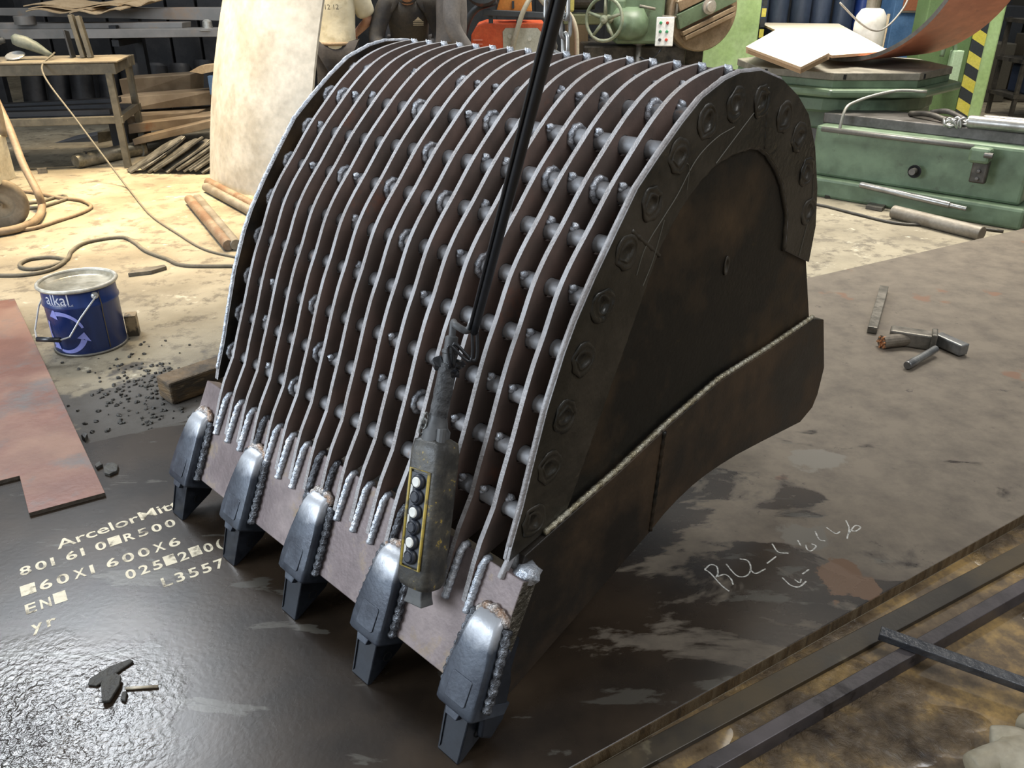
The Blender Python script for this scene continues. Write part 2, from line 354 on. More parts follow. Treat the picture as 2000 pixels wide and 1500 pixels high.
# red rusty plate at the left
M_RUST = mat('red_primer_rust', (.17, .072, .048), (.235, .13, .088), s=2.6, rough=(.42, .62), metal=.1, c=(.13, .11, .10), cs=3.3, cthr=(.5, .66), bump=.06, bs=50)
M_RUSTE = mat('rust_edge', (.07, .055, .04), rough=(.6, .7), bump=.3)
rp_ = [gp(28, 583, .014), gp(205, 962, .014), gp(56, 1002, .014), gp(38, 929, .014)]
d = (rp_[3]-rp_[2]).normalized(); e1 = (rp_[2]-rp_[1]).normalized()
q4_ = rp_[3]+e1*.55; q5 = rp_[0]+e1*.9
rpl = flat([(v.x, v.y) for v in (rp_[0], rp_[1], rp_[2], rp_[3], q4_, q5)], .0, .014, 'rusty_plate', [M_RUST, M_RUSTE], bevel=.001)
tag(rpl, 'reddish rusty steel sheet with a cut-out notch at the left edge', 'steel sheet')
# ================================================================== the skeleton bucket
BO = V(-.5815, 1.6653, 0); BYAW = -.7748
BK = empty('skeleton_bucket', BO, BYAW, 'large dark skeleton excavator bucket of curved steel ribs with five teeth', 'excavator bucket')
RS = .0679; X8 = -.0068; SP = .3101; XR = X8+9*RS+.008; XL = X8-9*RS-.008
OUT = [(.134, .290), (.150, .330), (.166, .372), (.185, .412), (.208, .443), (.227, .485), (.251, .548), (.285, .630), (.314, .705), (.344, .775), (.374, .832), (.412, .910), (.452, .968), (.505, 1.028), (.566, 1.099), (.627, 1.158), (.690, 1.214), (.760, 1.261), (.831, 1.288), (.903, 1.302), (.968, 1.307)]
OUT[3] = (.187, .418); OUT[4] = (.2055, .449)
OUT = OUT[:6]+[(v.x, v.y) for v in cr([Vector((a, b, 0)) for a, b in OUT[6:]], 3)]
INN = [(.968, 1.165), (.90, 1.155), (.82, 1.12), (.74, 1.055), (.665, .975), (.60, .89), (.545, .80), (.495, .70), (.455, .60), (.415, .50), (.36, .42), (.262, .392), (.196, .378), (.150, .290)]
RODS = [(.266, .473), (.312, .583), (.357, .687), (.407, .797), (.463, .899), (.532, .993), (.607, 1.080), (.690, 1.162), (.786, 1.219), (.892, 1.245), (1.003, 1.240), (1.122, 1.191), (1.210, 1.134), (1.281, 1.038), (1.330, .928)]
RR = .0192
bxyz = lambda u, v, w_: (w_, u, v)
def holed(poly, holes, x0, x1, name, mats):
    loops = [poly]+[[(cy+r*cos(2*pi*k/16), cz+r*sin(2*pi*k/16)) for k in range(16)] for cy, cz, r in holes]
    vs = []; es = []
    for lp in loops:
        o = len(vs); vs += [Vector(p) for p in lp]; es += [(o+i, o+(i+1) % len(lp)) for i in range(len(lp))]
    r = delaunay_2d_cdt(vs, es, [], 0, 1e-6); V2 = r[0]; n = len(V2); b = MB()
    tri = []
    for t in r[2]:
        c_ = sum((V2[i] for i in t), Vector((0, 0)))/3
        if inpoly(c_, poly) and not any((c_.x-h[0])**2+(c_.y-h[1])**2 < (h[2]*.97)**2 for h in holes): tri.append(tuple(t))
    b.add([(x0, v.x, v.y) for v in V2]+[(x1, v.x, v.y) for v in V2], [t[::-1] for t in tri]+[tuple(i+n for i in t) for t in tri], 0)
    cnt = {}
    for t in tri:
        for i in range(3):
            e = (t[i], t[(i+1) % 3]); cnt[tuple(sorted(e))] = cnt.get(tuple(sorted(e)), 0)+1
    for t in tri:
        for i in range(3):
            e = (t[i], t[(i+1) % 3])
            if cnt[tuple(sorted(e))] == 1:
                m_ = (V2[e[0]]+V2[e[1]])/2
                onout = min(abs((m_-(Vector(p)+Vector(q))/2).length) for p, q in zip(OUT[:-1], OUT[1:])) < .002
                b.f.append((e[0], e[1], e[1]+n, e[0]+n)); b.m.append(1 if onout else 0)
    return b
hol = [(y, z-.002, RR+.0035) for y, z in RODS[:10]]
ribm = holed(OUT+INN, hol, -.006, .006, 'rib', None)
ribs = []
rib0 = ribm.build('rib', [M_RIB, M_EDGE], BK)
LU = V(0, .464, .886); LN = V(0, -.886, .464); L0 = V(0, .064, .135)
def tp(x, s, n): return V(x, 0, 0)+L0+LU*s+LN*n
# weld bead on the lip at the right of a rib, hooked over the lip's top edge
pts, rr = bead([tp(.013, .150, .004), tp(.014, .20, .006), tp(.014, .262, .006), tp(.015, .274, .001), tp(.016, .279, -.010)], .0095, .005, .10)
beadm = MB().tube(pts, rr, 7)
bead0 = beadm.build('weld_bead', M_WELD, rib0, smooth=True)
blob = MB(); blob.ball((.010, .958, 1.296), .0135, 10, (.9, .8, 1.1), .5)
blob0 = blob.build('weld_blob', M_WELD, rib0, smooth=True)
ribs.append(rib0); rib0.location.x = X8-8*RS
for i in range(1, 17):
    r_ = rib0.copy(); COL.objects.link(r_); r_.parent = BK; r_.location.x = X8+(i-8)*RS
    for ch in (bead0, blob0):
        k = ch.copy(); COL.objects.link(k); k.parent = r_
        if ch is bead0 and i in (3, 7, 8, 12, 13): k.data = k.data.copy(); k.data.materials[0] = M_WELDD
    ribs.append(r_)
# cross rods with their welds
rodm = MB().lathe([(RR-.002, X8-8.95*RS), (RR, X8-8.93*RS), (RR, X8+8.93*RS), (RR-.002, X8+8.95*RS)], (0, 0, 0), 20, roty(pi/2)).build('tmp', M_ROD)
sm(rodm); rod_me = rodm.data; bpy.data.objects.remove(rodm)
rw = MB()
for k in range(30):
    pass
ringp = [(V(.004, cos(t)*(RR+.005), sin(t)*(RR+.005))) for t in [2*pi*k/26 for k in range(26)]]
ring_me = MB().tube(ringp, [.0070*(1+.22*sin(k*2.1)) for k in range(26)], 7, closed=True).build('tmp', M_WELD, smooth=True)
rme = ring_me.data; bpy.data.objects.remove(ring_me)
tk = MB().ball((.008, -.010, RR+.002), .0085, 8, (1.0, .9, 1.1), .5).ball((.005, -.014, RR-.004), .006, 8, (1, 1, 1), .4).build('tmp', M_WELD, smooth=True)
tme = tk.data; bpy.data.objects.remove(tk)
RINGW = {0: [-1, 4], 1: [-1, 5, 11], 2: [-1, 4], 3: [-1], 4: [-1, 8, 12], 5: [-1, 3, 6, 9], 6: [-1, 7, 13, 15], 7: [-1, 0, 5, 9, 13], 8: [-1, 0, 6, 10, 15], 9: [-1, 2, 8, 12]}
TACK = {0: [2, 14, 15, 16], 1: [1, 6, 9, 13, 15], 2: [1, 9, 14, 15], 3: [6, 10, 15], 4: [5, 11, 14, 16], 5: [1, 4, 11, 14, 15], 6: [0, 7, 10, 11, 14, 16], 7: [1, 2, 8, 11, 12, 14], 8: [3, 7, 8, 11, 12, 13, 16], 9: [3, 13, 14, 15]}
random.seed(3)
for j, (y, z) in enumerate(RODS):
    ro = link('cross_rod', rod_me, BK, loc=(0, y, z))
    for i in RINGW.get(j, []):
        o = link('weld_ring', rme, ro, loc=(X8+(i-8)*RS+.006, 0, 0)); o.rotation_euler.x = random.uniform(0, 6)
    for i in TACK.get(j, []):
        if i not in RINGW.get(j, []):
            o = link('weld_tack', tme, ro, loc=(X8+(i-8)*RS+.005, 0, 0)); o.rotation_euler.x = random.uniform(-.5, .5)
# side plates, ring doublers, side cutters (right = camera side, left mirrored)
SO = [(.196, .400), (.206, .432), (.239, .516), (.268, .603), (.307, .716), (.355, .823), (.388, .882), (.440, .958), (.503, 1.040), (.561, 1.113), (.625, 1.166), (.697, 1.221), (.763, 1.264), (.843, 1.292), (.902, 1.302), (.989, 1.300), (1.095, 1.272), (1.182, 1.229), (1.251, 1.179), (1.316, 1.091), (1.368, .978), (1.396, .870), (1.391, .767)]
SB = [(1.473, .577), (1.219, .562), (.958, .553), (.738, .512), (.542, .464), (.383, .433)]
RI = [(1.238, .834), (1.222, .933), (1.169, 1.020), (1.125, 1.066), (1.069, 1.109), (1.03, 1.127), (.993, 1.134), (.92, 1.132), (.845, 1.119), (.79, 1.093), (.736, 1.056), (.69, 1.012), (.654, .970), (.375, .432)]
SC_ = [(.232, .402), (.383, .433), (.542, .464), (.738, .512), (.958, .553), (1.219, .562), (1.471, .577), (1.532, .557), (1.601, .375), (1.588, .285), (1.565, .245), (1.492, .221), (1.242, .254), (1.10, .271), (1.015, .276), (.94, .277), (.878, .273), (.81, .261), (.753, .245), (.695, .220), (.19, .046), (.125, .052), (.112, .10)]
def sm3(p): return p
plug = MB(); plug.lathe([(.0335, 0), (.0325, .0018), (.029, .0030), (.0255, .0020), (.021, .0008), (.0185, .0024), (.0155, .0030), (.012, .001), (.004, -.001)], (0, 0, 0), 22, roty(pi/2))
pv = [Vector(v) for v in plug.v]
plug.v = [tuple(v+Vector((noise.noise(v*55)*.0026, noise.noise(v*40+Vector((5, 5, 5)))*.009, noise.noise(v*40)*.009))) for v in pv]
pl0 = plug.build('tmp', M_RING, smooth=True); plug_me = pl0.data; bpy.data.objects.remove(pl0)
for sd in (1, -1):
    face = XR if sd > 0 else XL
    mir = lambda d: face - sd*d          # d metres inwards from the outer ring face
    sp_ = MB().prism(SO+SB, bxyz, min(mir(.018), mir(.009)), max(mir(.018), mir(.009)), 0, 1).build('side_plate', [M_SIDE, M_EDGE], BK, bevel=.0015)
    rg = MB().prism(SO+RI, bxyz, min(mir(.009), mir(0)), max(mir(.009), mir(0)), 0, 1).build('ring_plate', [M_RING, M_EDGE], BK, bevel=.002)
    for y, z in RODS:
        o = link('plug_weld', plug_me, rg, loc=(face, y+.004, z-.006)); o.rotation_euler.x = random.uniform(0, 6); o.scale = (1.2, 1.18, 1.18)
        if sd < 0: o.rotation_euler.z = pi
    # fillet along the ring's inner edge, seams, edge weld
    pts, rr = bead([V(mir(.008), u, v) for u, v in RI], .007, .012, .12); MB().tube(pts, rr, 6).build('fillet_weld', M_RING, rg, smooth=True)
    for s0, s1 in (((.55, 1.03), (.657, .953)), ((1.031, 1.262), (1.049, 1.124))):
        pts, rr = bead([V(mir(.004), *s0), V(mir(.004), *s1)], .006, .008); MB().tube(pts, rr, 6).build('seam_weld', M_RING, rg, smooth=True)
    pts, rr = bead([V(mir(.009), u, v) for u, v in SO[1:17]], .0058 if sd > 0 else .0065, .009, .10); MB().tube(pts, rr, 7).build('edge_weld', M_EDGE if sd > 0 else M_WELD, sp_, smooth=True)
    sc = MB().prism(SC_, bxyz, min(mir(.022), mir(-.012)), max(mir(.022), mir(-.012)), 0, 0).build('side_cutter', [M_CUT], BK, bevel=.002)
    MW = mat('ochre_weld', (.30, .26, .17), (.45, .42, .33), s=30, rough=(.25, .4), metal=.6, bump=.4, bs=150)
    pts, rr = bead([V(mir(-.004), u, v+.005) for u, v in [(.30, .417), (.383, .433), (.542, .464), (.738, .512), (.958, .553), (1.219, .562), (1.465, .577)]], .0072, .007, .14)
    MB().tube(pts, rr, 7).build('top_weld', MW, sc, smooth=True)
    pts, rr = bead([V(mir(-.012), .716, .505), V(mir(-.012), .705, .38), V(mir(-.012), .693, .226)], .0065, .008); MB().tube(pts, rr, 6).build('seam_weld', M_SIDE, sc, smooth=True)
    if sd > 0:
        MB().lathe([(.013, 0), (.013, .004), (.009, .004), (.009, .001)], (0, 0, 0), 14, roty(pi/2)).build('plug_slot', M_RING, sp_, smooth=True, loc=(mir(.009), .95, .86)).scale = (1, .8, 1.9)
        ck = mat('chalk_scratch', (.075, .066, .046), rough=(.6, .7))
        for st in ([(.575, .93), (.60, .985), (.66, 1.04), (.70, 1.075), (.76, 1.14), (.83, 1.175), (.90, 1.19)], [(.84, 1.12), (.93, 1.18), (1.0, 1.225)], [(.70, 1.14), (.735, 1.13), (.735, 1.08)], [(.66, 1.03), (.63, .95), (.60, .90)], [(1.32, .80), (1.345, .93), (1.33, 1.02)]):
            MB().tube(cr([V(mir(-.0004), *p) for p in st]), .0013, 4).build('chalk_mark', ck, rg)
# solid rear shell and its lugs
RSH = [(.962, 1.300), (1.03, 1.291), (1.10, 1.268), (1.17, 1.232), (1.245, 1.175), (1.31, 1.09), (1.36, .978), (1.386, .87), (1.40, .765), (1.468, .585)]
inner = [(u-.016*(.25 if v > 1.25 else .95), v-.016*(1 if v > 1.2 else .3)) for u, v in RSH]
MB().prism(RSH+inner[::-1], bxyz, XL+.019, XR-.019).build('rear_shell', M_RIB, BK)
for x in (-.26, .18):
    MB().prism([(1.17, 1.20), (1.25, 1.165), (1.36, .98), (1.52, .98), (1.54, 1.08), (1.40, 1.22), (1.27, 1.235)], bxyz, x-.018, x+.018).build('hanger_lug', M_SIDE, BK, bevel=.003)
# cutting lip
lx0, lx1 = -.672, .660
lip = MB(); A = [tp(0, 0, 0), tp(0, .2755, 0), tp(0, .2755, -.045), tp(0, 0, -.045)]
lip.add([(lx0, v.y, v.z) for v in A]+[(lx1, v.y, v.z) for v in A], [(0, 1, 5, 4), (1, 2, 6, 5), (2, 3, 7, 6), (3, 0, 4, 7)], 0)
lip.f += [(3, 2, 1, 0), (4, 5, 6, 7)]; lip.m += [1, 1]
lipo = lip.build('cutting_lip', [M_LIP, M_LIPEND], BK, bevel=.0025)
cw = MB(); cw.ball(tp(XR+.03, .285, -.03), .03, 12, (.9, 1, .55), .6); cw.build('corner_weld', M_WELD, lipo, smooth=True)
MB().bar(tp(XR-.008, .32, -.008), tp(XR-.008, .255, .003), .018, .012, (1, 0, 0)).build('end_tab', M_EDGE, lipo, bevel=.003)
# rough flame-cut corner block at the right end of the lip
cb = MB(); N = 26
for sgn in (1,):
    pass
pr = [tp(0, -.085, -.06), tp(0, -.075, -.02), tp(0, -.02, -.004), tp(0, .10, -.004), tp(0, .13, -.02), tp(0, .05, -.06), tp(0, -.04, -.08)]
cb.prism([(v.y, v.z) for v in pr], bxyz, .660, .676)
cbo = cb.build('corner_shoe', M_TIP, lipo, bevel=.006)
# teeth
def loft(secs, closed_top=True):
    b = MB(); n = len(secs[0]); b.v = [tuple(p) for s in secs for p in s]
    for i in range(len(secs)-1):
        for k in range(n): b.f.append((i*n+k, i*n+(k+1) % n, (i+1)*n+(k+1) % n, (i+1)*n+k))
    b.f.append(tuple(range(n-1, -1, -1))); b.f.append(tuple((len(secs)-1)*n+k for k in range(n))); b.m = [0]*len(b.f); return b
def sec(s, hw, nf, nb, r=.010):
    P = []
    for t in (0, 30, 60, 90): P.append(tp(hw-r+r*sin(R(90-t)), s, nf-r+r*cos(R(90-t))))
    for t in (0, 30, 60, 90): P.append(tp(-hw+r-r*sin(R(t)), s, nf-r+r*cos(R(t))))
    P += [tp(-hw, s, nb), tp(hw, s, nb)]; return P
shr = loft([sec(-.034, .052, .030, -.075), sec(-.028, .056, .034, -.075), sec(.0, .057, .036, -.078), sec(.004, .057, .036, -.002), sec(.04, .055, .037, -.002), (sec(.08, .051, .037, -.002)), sec(.12, .046, .036, -.002), sec(.155, .041, .033, -.002), sec(.172, .038, .029, -.002, .012), sec(.184, .035, .018, -.002, .012), sec(.190, .033, .006, -.002, .005)])
def mk_tooth():
    t = shr.build('tooth_shroud', M_TOOTH, BK, bevel=.002); sm(t, 30)
    pad = MB(); P8 = [(-.026, -.012), (.026, -.012), (.030, -.008), (.030, .044), (.026, .048), (-.026, .048), (-.030, .044), (-.030, -.008)]
    pad.prism(P8, lambda u, v, w_: tp(u, v, w_+.0362), 0, .0025); pad.build('wear_pad', M_TOOTH, t, bevel=.0015)
    MB().prism([(-.027, -.034), (.017, -.034), (.013, -.052), (-.021, -.052)], lambda u, v, w_: tp(u, v, w_), .008, .026).build('lock_tab', M_TOOTH, t, bevel=.002)
    # tip wedge
    tb = MB(); pf = [(-.030, .017), (-.149, -.006), (-.147, -.016), (-.056, -.070), (-.026, -.074)]
    hw = [.037, .0325, .0325, .036, .037]; nn = len(pf)
    tb.add([tp(-h, s, n) for (s, n), h in zip(pf, hw)]+[tp(h, s, n) for (s, n), h in zip(pf, hw)], [tuple(range(nn)), tuple(range(2*nn-1, nn-1, -1))]+[(i, (i+1) % nn, nn+(i+1) % nn, nn+i) for i in range(nn)])
    tip = tb.build('tooth_tip', M_TIP, t, bevel=.003)
    MB().prism([(-.031, -.052), (-.027, -.052), (-.024, -.135), (-.026, -.14)], lambda u, v, w_: tp(u, v, w_+(.013-(-.046-v)*.20)), -.002, .0045).build('tip_groove', M_TIP, tip)
    for sx in (-1, 1):
        MB().lathe([(.0125, -.002), (.0125, .0015), (.010, .0015), (.010, -.0005)], tp(sx*.0352, -.075, -.034), 16, roty(sx*pi/2)).build('pin_hole', M_DARKHOLE, tip)
        pts, rr = bead([tp(sx*.063, -.004, .006), tp(sx*.063, .04, .008), tp(sx*.058, .09, .008), tp(sx*.052, .14, .008), tp(sx*.046, .172, .006)], .0105, .006, .2)
        MB().tube(pts, rr, 8).build('side_weld', M_WELDD, t, smooth=True)
    # lower adapter leg behind the lip
    MB().prism([(-.03, -.078), (0, -.082), (.14, -.066), (.15, -.046), (-.02, -.046)], lambda u, v, w_: tp(w_, u, v), -.036, .036).build('lower_leg', M_TIP, t, bevel=.004)
    MT = mat('heat_tinted_weld', (.50, .46, .43), (.30, .20, .14), s=45, rough=(.25, .45), metal=.7, bump=.5, bs=140)
    pts, rr = bead([tp(-.040, .172, .004), tp(-.030, .190, .006), tp(0, .196, .006), tp(.030, .190, .006), tp(.040, .172, .004)], .010, .006, .2)
    MB().tube(pts, rr, 8).build('top_weld', MT, t, smooth=True)
    return t
T0 = mk_tooth()
def copytree(o, parent):
    c_ = o.copy(); COL.objects.link(c_); c_.parent = parent
    for ch in list(o.children): copytree(ch, c_)
    return c_
for k in range(5):
    t = T0 if k == 0 else copytree(T0, BK)
    t.location.x = (k-2)*SP
# ================================================================== pendant control with its cable (leans against the ribs)
def bw(x, y, z): return BO+rotz(BYAW) @ V(x, y, z)
PD = empty('crane_pendant', bw(.45, .09, .31), 0, 'worn grey and yellow crane pendant with six push buttons hanging on a black cable', 'crane control')
def pend():
    pb0, pt = bw(.450, .088, .305), bw(.400, .196, .612)
    a = (pt-pb0).normalized(); fn = rotz(BYAW) @ V(.05, -.9, .42); fn = (fn-a*fn.dot(a)).normalized(); sx = fn.cross(a)*-1
    L_ = (pt-pb0).length
    def P(u, v, w_): return pb0+sx*u+a*v+fn*w_-PD.location      # u across (+ = right), v up, w out of the face
    M_PB = mat('pendant_shell', (.036, .034, .030), (.075, .067, .052), s=24, rough=(.42, .6), c=(.40, .28, .05), cs=24, cthr=(.60, .66), bump=.12, bs=80)
    M_PY = mat('pendant_yellow_rim', (.40, .29, .05), (.16, .13, .06), s=40, thr=(.5, .62), rough=(.5, .6))
    M_PP = mat('pendant_panel', (.05, .055, .065), rough=(.45, .6)); M_BT = mat('button_navy', (.022, .026, .036), rough=(.35, .5)); M_BW = mat('button_white', (.75, .74, .68), rough=(.4, .5))
    M_LW = mat('label_white', (.62, .61, .57), rough=(.5, .6))
    def secr(v, hw, d, r):
        out = []
        for cx, cy, a0 in ((hw-r, d-r, 0), (-hw+r, d-r, 90), (-hw+r, -d+r, 180), (hw-r, -d+r, 270)):
            for t in (0, 30, 60, 90): out.append(P(cx+r*cos(R(a0+t)), v, cy+r*sin(R(a0+t))))
        return out
    b = loft([secr(0, .034, .022, .02), secr(.006, .043, .031, .02), secr(.02, .046, .035, .016), secr(.16, .046, .036, .015), secr(L_-.03, .045, .036, .015), secr(L_-.008, .042, .033, .016), secr(L_, .030, .022, .018)])
    body = b.build('shell', M_PB, PD); sm(body, 50)
    # button panel, raised yellow rim
    MB().prism([(-.024, .055), (.020, .055), (.020, .255), (-.024, .255)], lambda u, v, w_: P(u, v, w_), .034, .0385).build('button_panel', M_PP, PD)
    rim = [P(-.028, .05, .038), P(.024, .05, .038), P(.024, .262, .038), P(-.028, .262, .038)]
    MB().tube(rim, .0038, 6, closed=True).build('panel_rim', M_PY, PD, smooth=True)
    rot = Matrix((sx, a, fn)).transposed()
    for i in range(6):
        v = .238-i*.0325
        bt = MB().lathe([(.0165, 0), (.0165, .006), (.0145, .0095), (.0125, .0105), (.0118, .008)], P(0, v, .038), 22, rot).build('push_button', M_BT, PD, smooth=False); sm(bt, 40)
        MB().lathe([(.0112, 0), (.0112, .0035), (.009, .0055)], P(0, v, .046), 20, rot).build('button_cap', M_BW if i % 2 == 0 else M_BT, bt)
        if i % 2: MB().prism([(-.023, v-.008), (-.017, v-.008), (-.017, v+.022), (-.023, v+.022)], lambda u, vv, w_: P(u, vv, w_), .038, .0394).build('button_label', M_LW, PD)
    # plug at the bottom
    pg = loft([[P(u*k, v, w_*k2) for u, w_ in ((.024, .018), (-.024, .018), (-.024, -.018), (.024, -.018))] for v, k, k2 in ((-.036, 1.15, 1.1), (-.02, .95, 1), (.004, .85, .9))])
    pg.build('bottom_plug', mat('plug_grey', (.06, .06, .06), (.10, .10, .095), s=20), PD, bevel=.003)
    # neck, tape, cable
    M_NK = mat('neck_rubber', (.055, .056, .057), (.09, .09, .09), s=25, rough=(.5, .65))
    nk = MB().lathe([(.030, 0), (.030, .02), (.024, .028), (.020, .05), (.019, .055)], P(-.004, L_-.006, 0), 18, rot @ rotx(-pi/2)).build('neck', M_NK, PD); sm(nk, 40)
    MB().lathe([(.010, 0), (.010, .035)], P(.024, L_-.01, .014), 10, rot @ rotx(-pi/2)).build('switch_boss', M_NK, PD)
    n0 = P(-.004, L_+.04, 0); n1 = P(.006, L_+.16, -.004)
    pts = [n0.lerp(n1, t/14) for t in range(15)]
    tp_ = MB().tube(pts, [.0195+.0022*noise.noise(V(i*.9, 2, 3)) for i in range(15)], 12).build('tape_wrap', mat('cloth_tape', (.035, .035, .036), (.08, .08, .08), s=30, rough=(.55, .7), bump=.4, bs=60), PD, smooth=True)
    tb = MB()
    for i in range(7):
        q = n1+V(random.uniform(-.018, .018), random.uniform(-.014, .014), random.uniform(-.02, .012)); tb.ball(q, .016, 7, (1, .8, .7), .9)
    tb.build('tape_knot', M_BLACK, PD, smooth=False)
    gl = MB().lathe([(.0155, 0), (.0155, .02), (.018, .022), (.018, .028), (.0145, .030), (.0135, .055), (.010, .058)], n1, 16, rot @ rotx(-pi/2)).build('cable_gland', M_NK, PD); sm(gl, 40)
    off = -PD.location
    tA, tB = vp(1094, 0, 1.19), vp(926, 648, 1.57); top = [tA.lerp(tB, t) for t in (-2.0, -1.0, -.4, 0, .25, .5, .75, 1)]
    MB().tube(cr([p+off for p in top], 5), .0092, 14).build('main_cable', M_BLACK, PD, smooth=True)
    sid = [p+V(-.0115, -.003, 0) for p in top]
    MB().tube(cr([p+off for p in sid], 5), .0032, 8).build('strain_rope', M_BLACK, PD, smooth=True)
    ct = top[-1]+off; g1 = n1+a*.056
    MB().tube(cr([ct+V(-.004, 0, .015), ct+V(-.016, -.004, .004), (ct+g1)/2+V(-.014, -.008, .024), g1+a*.03, g1+a*.012, g1], 6), .0075, 10).build('control_wire', M_NK, PD, smooth=True)
    MB().tube(cr([ct+V(.006, 0, .03), ct+V(.002, -.01, -.06), n1+V(.014, -.012, .05), n1+V(.012, -.02, .0)], 6), .0038, 8).build('tie_cord', M_BLACK, PD, smooth=True)
    MB().tube(cr([ct+V(-.004, 0, .03), ct+V(-.008, -.012, -.06), n1+V(.004, -.02, .05), n1+V(.004, -.024, .0)], 6), .0032, 8).build('tie_cord', M_BLACK, PD, smooth=True)
    # short chain on the neck
    c0 = n0+fn*.024-sx*.012
    for i in range(3):
        q = c0-a*(.012*i)-sx*.004*i; lp = []
        for t in range(12):
            A = 2*pi*t/12; e1, e2 = (a, sx) if i % 2 else (a, fn)
            lp.append(q+e1*cos(A)*.012+e2*sin(A)*.007)
        MB().tube(lp, .0024, 6, closed=True).build('chain_link', mat('dull_chain', (.25, .25, .24), rough=(.35, .5), metal=.8), PD, smooth=True)
pend()
# ================================================================== lifting chain behind the bucket
M_CH = mat('zinc_chain', (.50, .50, .48), (.38, .37, .35), s=20, rough=(.3, .45), metal=.75)
def link_me(l, wd, r):
    lp = []
    for t in range(20):
        A = 2*pi*t/20; x = cos(A)*wd; z = sin(A)*wd+(l if sin(A) > 0 else -l); lp.append(V(x, 0, z))
    o = MB().tube(lp, r, 8, closed=True).build('tmp', M_CH, smooth=True); me = o.data; bpy.data.objects.remove(o); return me
lk = link_me(.016, .0155, .0062)
def chain(root, a, b, tw=0):
    d = (b-a); n = max(1, round(d.length/.050)); q = d.to_track_quat('Z', 'Y')
    for i in range(n+1):
        o = link('chain_link', lk, root); p = a+d*(i/n); o.location = p-root.location
        e = q.to_matrix().to_4x4() @ Matrix.Rotation(tw+(pi/2 if i % 2 else 0), 4, 'Z'); o.rotation_mode = 'QUATERNION'; o.rotation_quaternion = e.to_quaternion()
c0, c1 = bw(-.26, 1.31, 1.16), bw(-.205, 1.20, 1.30)
CH = empty('lifting_chain', c0, 0, 'bright steel lifting chain rising from behind the bucket crest', 'chain')
chain(CH, c0, c1, .4); chain(CH, c1+V(0, 0, .045), bw(-.185, 1.2, 2.7), .4)
c2 = bw(-.143, 1.2, 1.30); chain(CH, c2, bw(-.17, 1.2, 2.7), 1.2); chain(CH, bw(.15, 1.31, 1.12), c2-V(.02, 0, .04), .2)
# ================================================================== things on the floor and on the plate
def text_mesh(s, size=1.0, off=0):
    c_ = bpy.data.curves.new('t', 'FONT'); c_.body = s; c_.size = size; c_.align_x = 'LEFT'; c_.offset = off
    o = bpy.data.objects.new('t', c_); COL.objects.link(o)
    dg = bpy.context.evaluated_depsgraph_get(); me = bpy.data.meshes.new_from_object(o.evaluated_get(dg))
    bpy.data.objects.remove(o); bpy.data.curves.remove(c_)
    vs = [v.co.copy() for v in me.vertices]; fs = [tuple(p.vertices) for p in me.polygons]; bpy.data.meshes.remove(me); return vs, fs
# ---- stencil lettering
M_STEN = mat('stencil_paint', (.62, .54, .38), (.10, .08, .055), s=26, thr=(.52, .66), rough=(.4, .6))
rows = [('ArcelorMitt', (114, 1073), (352, 990), .050, 'w'), ('801610#R500', (38, 1126), (350, 1024), .040, 'm'), ('#60X1600X6', (42, 1166), (360, 1061), .042, 'm'), ('EN#    025#2#0(', (49, 1201), (448, 1064), .042, 'm'), ('yr       L3557', (60, 1236), (446, 1104), .042, 'm')]
for body, a, b, h, md in rows:
    A, B = gp(*a), gp(*b); d = (B-A); L_ = d.length; d.normalize(); nrm = V(-d.y, d.x, 0)
    bm_ = MB(); n = len(body); pitch = L_/n
    if md == 'w':
        vs, fs = text_mesh(body, h*1.35, .0008); w_ = max(v.x for v in vs); k = L_/w_
        bm_.add([A+d*(v.x*k)+nrm*v.y+V(0, 0, .0006) for v in vs], fs)
    else:
        for i, ch in enumerate(body):
            o = A+d*(pitch*i)
            if ch == ' ': continue
            if ch == '#': bm_.add([o+V(0, 0, .0006), o+d*pitch*.86+V(0, 0, .0006), o+d*pitch*.86+nrm*h*1.15+V(0, 0, .0006), o+nrm*h*1.15+V(0, 0, .0006)], [(0, 1, 2, 3)]); continue
            vs, fs = text_mesh(ch, h*1.42, .0012)
            x0 = min(v.x for v in vs); x1 = max(v.x for v in vs); k = pitch*.72/max(x1-x0, h*.62)
            bm_.add([o+d*((v.x-x0)*k+pitch*.08)+nrm*v.y+V(0, 0, .0006) for v in vs], fs)
    bm_.build('stencil_text', M_STEN, plate)
